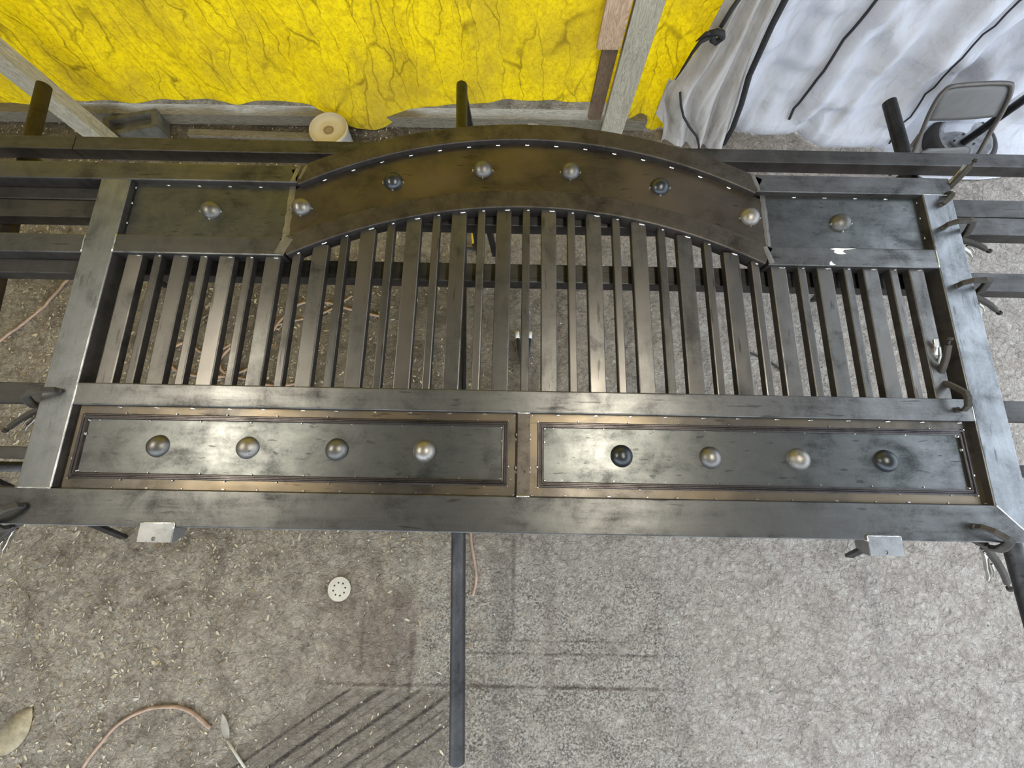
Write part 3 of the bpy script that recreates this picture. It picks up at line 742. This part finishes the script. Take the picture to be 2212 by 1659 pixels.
for x, y in ((21.6,41.1),(33.65,45.35),(45.9,47.55),(58.0,47.5),(70.3,45.3),(82.2,40.9),(9.5,40.35),(94.4,40.25)):
    for dx, dy in ((-1.38,-.25),(1.38,-.2),(0,-1.36)): bead(x+dx, y+dy, PZ+.02, .27, .27, 0, .2)
for k in range(35):
    xc = 1 + 3*k; w = 2.0 if k % 2 == 0 else 1.0; y = low_edge(xc + w*.25) - .1
    bead(xc + w*.22, y, -.5, w*.4, .22, math.atan2(-(xc-52), 66) if abs(xc-52) < 31 else 0, .1)
mb.build('tack_welds', M['weld'], G, kind='stuff')
def bead_line(a, b, w, name='weld_bead'):
    m2 = MB(); n = max(4, int(math.dist(a, b)/.35)); pts = [P(a[0]+(b[0]-a[0])*k/n, a[1]+(b[1]-a[1])*k/n, a[2]+(b[2]-a[2])*k/n + random.uniform(-.02,.02)) for k in range(n+1)]
    m2.tube(pts, w*S/2, 6, radii=[w*S/2*random.uniform(.7,1.15) for _ in pts]); return m2.build(name, M['weld'], G)
bead_line((-1.5,33.5,0),(-1.5,36.05,0), .2); bead_line((105.5,33.5,0),(105.5,36.05,0), .17); bead_line((-1.5,13.6,0),(-1.5,16.2,0), .15)
bead_line((105.5,13.6,0),(105.5,16.2,0), .1); bead_line((-5.5,4.02,0),(-1.5,4.02,0), .2); bead_line((105.6,4.0,0),(109.4,.1,0), .16)
bead_line((105.6,44.26,0),(109.4,44.26,0), .14); bead_line((-5.5,33.4,0),(-5.5,35.9,0), .14); bead_line((51.2,13.55,-.12),(52.7,13.55,-.12), .22); bead_line((51.2,4.02,-.12),(52.7,4.02,-.12), .22)
# white paint smears on the right upper rail
for pts in ([(91.7,35.85),(92.4,35.98),(93.6,35.95),(95.1,36.0),(94.2,35.82),(93.5,35.75),(93.3,35.45),(93.7,35.2),(93.1,35.1),(92.5,35.15),(92.1,35.4),(92.3,35.65)], [(91.3,33.55),(91.35,33.95),(91.6,34.1),(91.75,33.8),(92.1,33.6),(91.7,33.5)]):
    filled('paint_smear', [[(x*S, y*S) for x, y in pts]], .01*S, M['paint_white'], Matrix.Translation(Vector((-52*S, 0, 45.012*S))), G)
# mounting brackets on the near edge: plate with a bolt hole, two flanges, weld along the top
def bracket(x0, x1):
    cx = (x0+x1)/2; w = (x1-x0)/2
    loops = [[(-w*S, -1.0*S), (w*S, -1.0*S), (w*S, 1.0*S), (-w*S, 1.0*S)], circle(-.1*S + 0, -.62*S, .22*S, 14)]
    o = filled('mounting_bracket', loops, .14*S, M['bracket'], Matrix.Translation(P(cx, -.55, .08)), G)
    for x in (x0, x1):
        m2 = MB()
        vs = [P(x + t, y, z) for t in (-.07, .07) for y, z in ((-.1, .1), (-1.55, .1), (-1.55, -.5), (-1.0, -1.6), (-.1, -1.6))]
        m2.add(vs, [(0,1,2,3,4), (9,8,7,6,5)] + [(k, (k+1) % 5, 5 + (k+1) % 5, 5 + k) for k in range(5)])
        m2.build('flange', M['bracket'], o)
    bead_line((x0, .48, .06), (x1, .48, .06), .2); bead_line((x0, .5, .06), (x0, -.1, .06), .2); bead_line((x1, .5, .06), (x1, -.1, .06), .2)
bracket(9.6, 13.3); bracket(90.3, 94.0)

# ------------------------------------------------------------------ tubes and stands that carry the gate
def beam(y0, y1, label, x0=-80, x1=165, z1=-2.02, h=2.0, mat='beam', joint=None):
    mb = MB(); mb.bar(P(x0, (y0+y1)/2, z1-h/2), P(x1, (y0+y1)/2, z1-h/2), y1-y0, h, .14)
    return tag(scale_sides(mb.build('steel_tube', M[mat])), label, 'tube', 'steel tubes carrying the gate')
beam(50.75, 52.95, 'steel tube farthest back, passing behind the arch toward the yellow tarp', -13.2, 165)
beam(50.75, 52.95, 'short stretch of the farthest-back steel tube at the left edge, past the joint', -80, -13.35)
beam(42.55, 45.25, 'steel tube of the tight pair under the side panels, the one nearer the tarp')
beam(39.75, 42.45, 'steel tube of the tight pair under the side panels, the one nearer the camera')
beam(31.35, 34.0, 'steel tube seen between the upper ends of the pickets')
beam(13.95, 16.5, 'steel tube right underneath the middle rail')
beam(7.1, 8.6, 'narrow steel tube under the domed lower panels, sticking out at the left', h=1.5, x1=125)
def stand(pa, pb, mat, label, legs, posts, r=.88):
    zt = -4.03; zc_ = zt - r
    st = thing('pipe_trestle', P((pa[0]+pb[0])/2, (pa[1]+pb[1])/2, -45), label, 'trestle', 'pipe trestles under the gate')
    mb = MB(); A, B = P(*pa, zc_), P(*pb, zc_); n = 20; d = (B-A).normalized(); s = d.cross(Vector((0,0,1))).normalized(); u = s.cross(d)
    rings = []
    for o_, rr in ((A, r), (B, r), (B - d*.02, r*.84)):
        rings.append([o_ + (s*math.cos(2*math.pi*k/n) + u*math.sin(2*math.pi*k/n))*rr*S for k in range(n)])
    mb.sweep(rings, caps=True, smooth=True); mb.build('pipe', M[mat], st)
    def at(y): t = (y-pa[1])/(pb[1]-pa[1]); return pa[0] + (pb[0]-pa[0])*t
    for y in posts:
        mb = MB(); x = at(y); mb.tube([P(x, y, zc_-.2), P(x, y, -44.6)], .7*S, 14); mb.build('post', M['pipe'], st)
    for y, fx, fy in legs:
        mb = MB(); mb.bar(P(at(y), y, zc_-.5), P(fx, fy, -44.9), 1.4, .7, .1, up=(0,1,.2)); mb.build('brace_leg', M['pipe'], st)
    return st
stand((-19.4,-6.), (-24.6,65.0), 'rustpipe', 'rusty brown pipe trestle under the left tail of the gate', [(6,-34.2,-9.5),(50,-37,50)], [6, 52])
stand((45.2,-24.6), (41.6,66.6), 'pipe', 'black pipe trestle under the middle of the gate reaching toward the camera', [(60,45.6,60.4),(66,45.3,61.6)], [6, 57])
stand((113.2,-19), (109.6,65.0), 'pipe', 'dark pipe trestle under the right end of the gate', [(6,125.2,-10.6),(50,126.2,49.6)], [6, 52])

# ------------------------------------------------------------------ locking clamps
def clamp(base, d, label, hv, jaw=1.0, z0=0., up=1, hl=1.0):
    # base: point on the gate's edge, d: horizontal outward direction, hv: direction of the handles
    d = Vector((d[0], d[1], 0)).normalized(); side = Vector((0,0,1)).cross(d)
    b0 = P(base[0], base[1], z0)
    root = thing('locking_clamp', b0, label, 'clamp', 'locking C clamps on the gate')
    def q(u, z): return b0 + d*(u*S*jaw) + Vector((0,0,z*S*jaw*up))
    mb = MB(); mb.flatpath([q(-1.8,.1), q(-1.95,.8), q(-1.4,1.4), q(-.2,1.6), q(.5,1.45), q(1.3,.6), q(2.3,-.6), q(2.9,-1.5), q(2.8,-2.3), q(2.0,-2.8)], [x*S*jaw for x in (.35,.42,.55,.6,.65,.7,.72,.72,.66,.5)], .5*S, side); mb.build('upper_jaw', M['clamp_dark'], root)
    mb = MB(); mb.lathe(q(-1.8,.02), [(.34*S,0),(.36*S,.1*S),(.2*S,.22*S)], 14); mb.build('jaw_pad', M['clamp_dark'], root)
    mb = MB(); mb.flatpath([q(2.3,-2.5), q(1.0,-3.2), q(-.6,-3.3), q(-1.6,-2.8), q(-1.8,-2.12)], [x*S*jaw for x in (.8,.7,.55,.42,.34)], .4*S, side); mb.build('lower_jaw', M['clamp_dark'], root)
    h0 = q(2.5, -2.45); hv = Vector(hv).normalized(); n2 = hv.cross(side)
    if n2.length < .2: n2 = hv.cross(d)
    n2.normalize(); 
    def hp(l, o): return h0 + hv*(l*S*hl) + n2*(o*S)
    sd = hv.cross(n2).normalized()
    mb = MB(); mb.flatpath([hp(-.3,0), hp(1,.12), hp(2.6,.35), hp(4.4,.42), hp(6.2,.30)], [x*S for x in (.6,.62,.55,.5,.42)], .5*S, sd); mb.build('fixed_handle', M['clamp_dark'], root)
    mb = MB(); mb.flatpath([hp(.6,-.35), hp(2.2,-.5), hp(4,-.85), hp(5.6,-1.05), hp(6.6,-1.35)], [x*S for x in (.4,.42,.38,.34,.3)], .42*S, sd); mb.build('lever_handle', M['clamp_bright'], root)
    mb = MB(); mb.flatpath([hp(3.2,-.25), hp(4.4,-.3), hp(5.6,-.62)], [x*S for x in (.2,.22,.18)], .2*S, sd); mb.build('release_lever', M['clamp_bright'], root)
    mb = MB(); mb.tube([hp(6.1,.30), hp(7.0,.26)], .14*S, 10); mb.tube([hp(6.95,.26), hp(7.3,.25)], .3*S, 10); mb.build('adjusting_screw', M['clamp_dark'], root)
    mb = MB(); mb.tube([hp(1.0,-.2) - sd*.32*S, hp(1.0,-.2) + sd*.32*S], .17*S, 10); mb.build('rivet', M['clamp_bright'], root)
    return root
clamp((109.0, 39.3), (1, .02), 'locking clamp on the right stile beside the paired tubes', (1, -.1, -.3))
clamp((109.0, 31.0), (1, .02), 'locking clamp on the right stile just below the single picket-end tube', (1, -.25, -.38))
clamp((108.3, 43.6), (.62, .78), 'locking clamp at the top right corner with shiny handles pointing back', (.38, .6, .55), jaw=.6, hl=.72)
clamp((103.6, 16.3), (.02, 1), 'locking clamp at the right end of the middle rail, handles over the dark gap', (-.12, .8, .5), jaw=.8, z0=.1, hl=.85)
clamp((104.1, .65), (.83, -.55), 'locking clamp on the bottom rail at the near right corner', (.6, -.72, -.34))
clamp((-5.1, 14.5), (-.94, -.33), 'locking clamp on the left stile level with the middle rail', (-.85, -.42, -.25))
clamp((-5.4, .95), (-.8, -.6), 'locking clamp on the bottom rail at the left edge of the picture', (-.7, -.55, -.3))

# ------------------------------------------------------------------ things on the ground
def gz(x, y): return -45 + ground_h(x, y)
loops = [circle(0, 0, 2.45*S, 40)] + [circle(1.3*S*math.cos(math.tau*(k+.3)/8), 1.3*S*math.sin(math.tau*(k+.3)/8), .2*S, 10) for k in range(8)]
o = filled('sanding_disc', loops, .05*S, M['disc'], Matrix.Translation(P(14.2, -19.2, gz(14.2,-19.2) + .22)))
tag(o, 'round beige sanding disc with eight holes lying on the dirt', 'sanding disc')
def smooth_path(pts, n=8):
    out = []; q = [Vector(p) for p in pts]; q = [q[0]*2 - q[1]] + q + [q[-1]*2 - q[-2]]
    for i in range(1, len(q) - 2):
        for k in range(n):
            t = k/n; a, b, c, d = q[i-1], q[i], q[i+1], q[i+2]
            out.append(.5*((2*b) + (c-a)*t + (2*a - 5*b + 4*c - d)*t*t + (3*b - a - 3*c + d)*t**3))
    out.append(q[-2]); return out
def cord(pts, r, label, mat='cord'):
    path = smooth_path([Vector((x, y, 0)) for x, y in pts])
    mb = MB(); mb.tube([P(p.x, p.y, gz(p.x, p.y) + r + .04) for p in path], r*S, 7); return tag(mb.build('air_hose', M[mat]), label, 'hose')
cord([(-84,24),(-76,33.5),(-69.2,40.5),(-65.1,45.6),(-61.5,52),(-55,60)], .3, 'tan hose crossing the ground left of the gate stile')
cord([(-36,-60),(-32.5,-52.3),(-30.2,-48.5),(-27.4,-44.9),(-22.8,-42.4),(-17.4,-41.5),(-13,-42.2),(-8.5,-45)], .33, 'pinkish tan hose curving across the dirt in the lower left corner')
cord([(3,26.5),(-6,25),(-16,27),(-24,27),(-30.4,28.4),(-33,32),(-31,34.8),(-28.4,35.2),(-25.2,33),(-21,33.5),(-17.5,35.7),(-20.5,31),(-18,27.8),(-12,30),(-9,38),(-3.8,45.6),(3.1,46.6),(9.6,44.9),(18,43)], .3, 'tan hose coiled on the ground beneath the left pickets')
cord([(-9,40),(-2.2,42),(3.4,43.9),(10,48.5)], .25, 'second thin tan hose crossing the coiled one beneath the pickets')
cord([(41.8,-3),(42.2,-9),(43.6,-16),(43.0,-20)], .28, 'short reddish hose beside the black pipe in front of the gate')
cord([(108,36),(114,33),(119,27),(118,18),(113,14)], .28, 'dark hose on the ground beneath the right pickets', 'black_rubber')
# pail
bk = thing('pail', P(1.0, 93.2, -45), 'short white pail with a stained cream lid behind the far tube', 'pail')
bx, by = 1.0, 93.2
mb = MB(); mb.lathe(P(bx, by, -45.0), [(4.3*S,0),(4.45*S,.1*S),(4.75*S,4.6*S),(4.95*S,4.65*S),(4.95*S,5.0*S),(4.75*S,5.05*S)], 40); mb.build('body', M['bucket'], bk)
mb = MB(); mb.lathe(P(bx, by, -45.0), [(5.05*S,4.7*S),(5.1*S,5.2*S),(4.95*S,5.45*S),(4.7*S,5.45*S),(4.6*S,5.2*S),(2.0*S,5.15*S),(1.6*S,5.2*S),(.02*S,5.2*S)], 40); mb.build('lid', M['lid'], bk)
# dark cinder block lying by the left post
cbk = thing('hollow_block', P(-52.5, 95, -45), 'dark hollow block lying by the left wooden post', 'block')
Rb = Matrix.Rotation(math.radians(14), 3, 'Z')
def rb(x0,x1,y0,y1,z0,z1,name):
    m2 = MB(); c = P(-52.5, 95, -45); vs = [c + Rb @ Vector((x*S, y*S, z*S)) for z in (z0,z1) for y in (y0,y1) for x in (x0,x1)]
    m2.add(vs, [(0,2,3,1),(4,5,7,6),(0,1,5,4),(2,6,7,3),(0,4,6,2),(1,3,7,5)]); return m2.build(name, M['block'], cbk)
rb(-7,7,-3,-1.8,0,4.2,'side_wall'); rb(-7,7,1.8,3,0,4.2,'side_wall'); rb(-7,-5.6,-1.8,1.8,0,4.2,'web'); rb(5.6,7,-1.8,1.8,0,4.2,'web'); rb(-5.6,5.6,-1.8,1.8,0,2.6,'web')
# tool with a yellow grip under the arch
tl = thing('yellow_handled_tool', P(40, 65, -45), 'hand tool with a yellow grip on the ground below the arch', 'tool')
g0 = gz(40,65)
mb = MB(); mb.tube([P(39.4,68.5,g0+1), P(39.7,66.5,g0+1.1), P(40.1,63.0,g0+1)], .55*S, 10); mb.build('grip', M['yellow_grip'], tl)
mb = MB(); mb.tube([P(39.0,72.5,g0+.9), P(39.4,68.4,g0+1)], .6*S, 10); mb.build('shaft', M['black_rubber'], tl)
mb = MB(); mb.tube([P(40.1,63.1,g0+1), P(40.2,61.8,g0+.9), P(38.4,62.2,g0+.7), P(36.6,61.2,g0+.5)], .45*S, 10, radii=[.6*S,.5*S,.3*S,.25*S]); mb.build('tip', M['black_rubber'], tl)
# pliers with white tips
pk = thing('pliers', P(53.2, 36, -45), 'dark pliers with white grip ends on the ground below the middle pickets', 'pliers')
g0 = gz(53,36)
for sx in (-1, 1):
    mb = MB(); mb.tube([P(53.2+sx*.2,31.5,g0+.5), P(53.2+sx*1.0,34.5,g0+.6), P(53.2+sx*1.5,38.2,g0+.6)], .4*S, 8); mb.build('handle', M['black_rubber'], pk)
    mb = MB(); mb.tube([P(53.2+sx*1.5,38.1,g0+.6), P(53.2+sx*1.6,39.8,g0+.6)], .48*S, 8); mb.build('grip_end', M['paint_white'], pk)
mb = MB(); mb.tube([P(53.2,32,g0+.5), P(53.2,30.8,g0+.5), P(53.2,28.6,g0+.4)], .4*S, 8, radii=[.55*S,.5*S,.2*S]); mb.build('jaws', M['clamp_dark'], pk)
# black bundle of scrap rods under the left tail
rs = thing('rod_bundle', P(-27, 48, -45), 'bundle of dark scrap bars on the ground left of the gate stile', 'scrap')
for k in range(6):
    mb = MB(); o_ = k*.9; mb.bar(P(-42 + o_*1.6, 72, gz(-42,72)+.6+.1*k), P(-24 + o_*1.4, 58, gz(-24,58)+.6+.1*k), .8, .8, .08); mb.build('bar', M['pipe' if k % 2 else 'clamp_bright'], rs)
lumber('offcut_board', (-63.5,57.2,-44.6), (-55.5,48.6,-44.4), 2.6, .7, M['wood_pale'], 'short pale offcut on the ground left of the gate stile', 'offcut')

def leaf(x, y, l, w, a, mat, name, label, cat):
    m2 = MB(); c, s_ = math.cos(a), math.sin(a); n = 9; top = []
    for k in range(n+1):
        t = k/n; hw = w*math.sin(math.pi*t)**.7; px = l*(t-.5)
        top.append([(px, -hw, .25+.25*math.sin(3*t)), (px, 0, .12), (px, hw, .3+.2*math.sin(4*t+1))])
    g = gz(x, y); vs = [P(x + px*c - py*s_, y + px*s_ + py*c, g + pz + dz) for dz in (.1, .04) for r in top for px, py, pz in r]
    m = (n+1)*3; fs = []
    for k in range(n):
        for q_ in range(2):
            a0 = k*3+q_; fs.append((a0, a0+3, a0+4, a0+1)); fs.append((m+a0, m+a0+1, m+a0+4, m+a0+3))
        fs.append((k*3, m+k*3, m+k*3+3, k*3+3)); fs.append((k*3+2, k*3+5, m+k*3+5, m+k*3+2))
    m2.add(vs, fs, True); return tag(m2.build(name, mat), label, cat)
leaf(-47.4, -46.4, 9.5, 2.6, 1.1, plain('big tan leaf', (.36,.30,.19), .9, var=.4, bmp=.6), 'dry_leaf', 'large tan dry leaf at the lower left edge of the dirt', 'leaf')
leaf(-5.6, -44.6, 5.0, .8, 2.0, chipm[3], 'bark_scrap', 'grey bark scrap just left of the slanting paint marks', 'bark')
mb = MB(); mb.tube([P(-4.8,-47.0,gz(-4.8,-47)+.3), P(-2.6,-49.6,gz(-2.6,-49.6)+.3), P(-.6,-51.8,gz(-.6,-51.8)+.25)], .22*S, 7); tag(mb.build('twig', M['wood_pale']), 'short pale stick at the left end of the slanting paint marks', 'stick')
mb = MB(); mb.tube([P(38.6,-24.2,gz(38.6,-24.2)+.25), P(39.6,-25.4,gz(39.6,-25.4)+.3), P(40.4,-26.6,gz(40.4,-26.6)+.25)], .2*S, 7); tag(mb.build('twig', M['wood_pale']), 'tiny pale stick on the gravel left of the black pipe', 'stick')

# folded chair leaning on the curtain
F = Vector((154.7, 85.6, -44.0)); TL = Vector((144.4, 91.6, -24.0)); TR = Vector((162.4, 93.4, -24.2))
U_ = TL - F; W_ = TR - TL
nr = W_.cross(U_).normalized()
if nr.y > 0: nr = -nr
def ch(u, w, o=0.): q = F + U_*u + W_*w + nr*o; return P(*q)
cr = thing('folding_chair', P(162, 86, -44.5), 'beige metal folding chair leaning folded against the white curtain', 'chair')
def chair_panel(u0, u1, w0, w1, name, rc=.06, bow=.5):
    m2 = MB(); nn = 10; rows = []
    for j in range(nn+1):
        t = j/nn; u = u0 + (u1-u0)*t
        ins = 0
        if t > .75: ins = rc*(1 - math.sqrt(max(0, 1-((t-.75)/.25)**2)))
        rows.append([ch(u, w0+ins + (w1-w0-2*ins)*i/nn, bow*math.sin(math.pi*i/nn)) for i in range(nn+1)])
    off = -(P(*nr) - P(0,0,0))*.25
    vs = [p for r in rows for p in r]; k0 = len(vs); vs += [p + off for p in vs]
    fs = [];n1 = nn+1
    for j in range(nn):
        for i in range(nn):
            a = j*n1+i; fs.append((a,a+1,a+n1+1,a+n1)); fs.append((k0+a,k0+a+n1,k0+a+n1+1,k0+a+1))
    rim = list(range(0,n1)) + [j*n1+nn for j in range(1,n1)] + [nn*n1+i for i in range(nn-1,-1,-1)] + [j*n1 for j in range(nn-1,0,-1)]
    for a, b in zip(rim, rim[1:]+rim[:1]): fs.append((b, a, k0+a, k0+b))
    m2.add(vs, fs, True); return m2.build(name, M['chair_metal'], cr)
chair_panel(.66, .985, .02, .98, 'backrest', .16)
chair_panel(.02, .34, .12, .88, 'seat', .1, .3)
mb = MB(); mb.tube(smooth_path([ch(0,.0,.2), ch(.45,.0,.2), ch(.78,.0,.2), ch(.95,.06,.2), ch(1.0,.2,.2), ch(1.0,.8,.2), ch(.95,.94,.2), ch(.78,1,.2), ch(.45,1,.2), ch(0,1,.2)], 6), .45*S, 8); mb.build('front_frame', M['chair_tube'], cr)
mb = MB(); mb.tube([ch(.0,-.16,-.9), ch(.5,.02,-.5)], .42*S, 8); mb.build('rear_leg', M['chair_tube'], cr)
mb = MB(); mb.tube([ch(.05,1.08,-.7), ch(.55,1.02,-.4)], .42*S, 8); mb.build('rear_leg', M['chair_tube'], cr)
mb = MB(); mb.tube([ch(.2,0,0), ch(.2,1,0)], .3*S, 8); mb.build('cross_bar', M['chair_tube'], cr)

# upright pole welded to an old wheel
ps = thing('wheel_base_stand', P(171.5, 96, -43.6), 'upright dark pole on a square plate welded to an old wheel', 'stand')
wx, wy, wz = 169.5, 94.6, -43.7
mb = MB(); mb.lathe(P(wx, wy, wz), [(5.8*S,0),(8.4*S,.3*S),(9.0*S,1.6*S),(8.6*S,3.2*S),(7.4*S,3.7*S),(6.6*S,3.3*S),(6.4*S,.4*S)], 40, cap0=False, cap1=False); mb.build('tyre', M['rubber_tyre'], ps)
mb = MB(); mb.lathe(P(wx, wy, wz), [(7.0*S,3.5*S),(6.7*S,3.75*S),(6.3*S,3.5*S),(5.4*S,2.2*S),(4.4*S,1.7*S),(3.6*S,1.9*S),(2.8*S,2.6*S),(.05*S,2.7*S)], 40, cap0=False); mb.build('rim', M['rim_paint'], ps)
mb = MB()
pc = P(wx - .5, wy - 1.2, wz + 2.8)
Rp = Matrix.Rotation(math.radians(35), 3, 'Z')
mb.add([pc + Rp @ Vector((sx*2.4*S, sy*2.4*S, z*S)) for z in (0,.4) for sx, sy in ((-1,-1),(1,-1),(1,1),(-1,1))], [(3,2,1,0),(4,5,6,7)] + [(k,(k+1)%4,4+(k+1)%4,4+k) for k in range(4)])
pt = mb.build('base_plate', M['bracket'], ps)
for sx, sy in ((-1,-1),(1,-1),(1,1),(-1,1)):
    m2 = MB(); m2.lathe(pc + Rp @ Vector((sx*1.8*S, sy*1.8*S, .4*S)), [(.3*S,0),(.3*S,.2*S),(.15*S,.25*S)], 6, smooth=False); m2.build('bolt', M['clamp_dark'], pt)
mb = MB(); mb.tube([pc + Vector((0,0,.3*S)), pc + Vector((0,0,70*S))], .95*S, 16); mb.build('pole', M['pipe'], ps)

# ------------------------------------------------------------------ tube lights under the roof (above the picture)
lm, nt, b = new_mat('lit tube')
em = nt.nodes.new('ShaderNodeEmission'); em.inputs[0].default_value = (1.0, .93, .78, 1); em.inputs[1].default_value = LAMP_POWER*10
nt.links.new(em.outputs[0], nt.nodes['Material Output'].inputs[0])
M['fixture'] = plain('white enamel', (.7,.7,.68), .5)
for lx, y0, y1, lab in ((-36, -6, 46, 'fluorescent tube light under the roof over the left half of the gate'), (79, -8, 42, 'fluorescent tube light under the roof right of the gate centre')):
    ft = thing('tube_light', P(lx, (y0+y1)/2, CEIL-3), lab, 'light', 'tube lights under the roof')
    m2 = MB(); m2.box(lx-2.5, lx+2.5, y0-1, y1+1, CEIL-2.2, CEIL-.05); m2.build('housing', M['fixture'], ft)
    for dx in (-1.3, 1.3):
        m2 = MB(); m2.tube([P(lx+dx, y0, CEIL-3), P(lx+dx, y1, CEIL-3)], .6*S, 10); m2.build('lamp_tube', lm, ft)
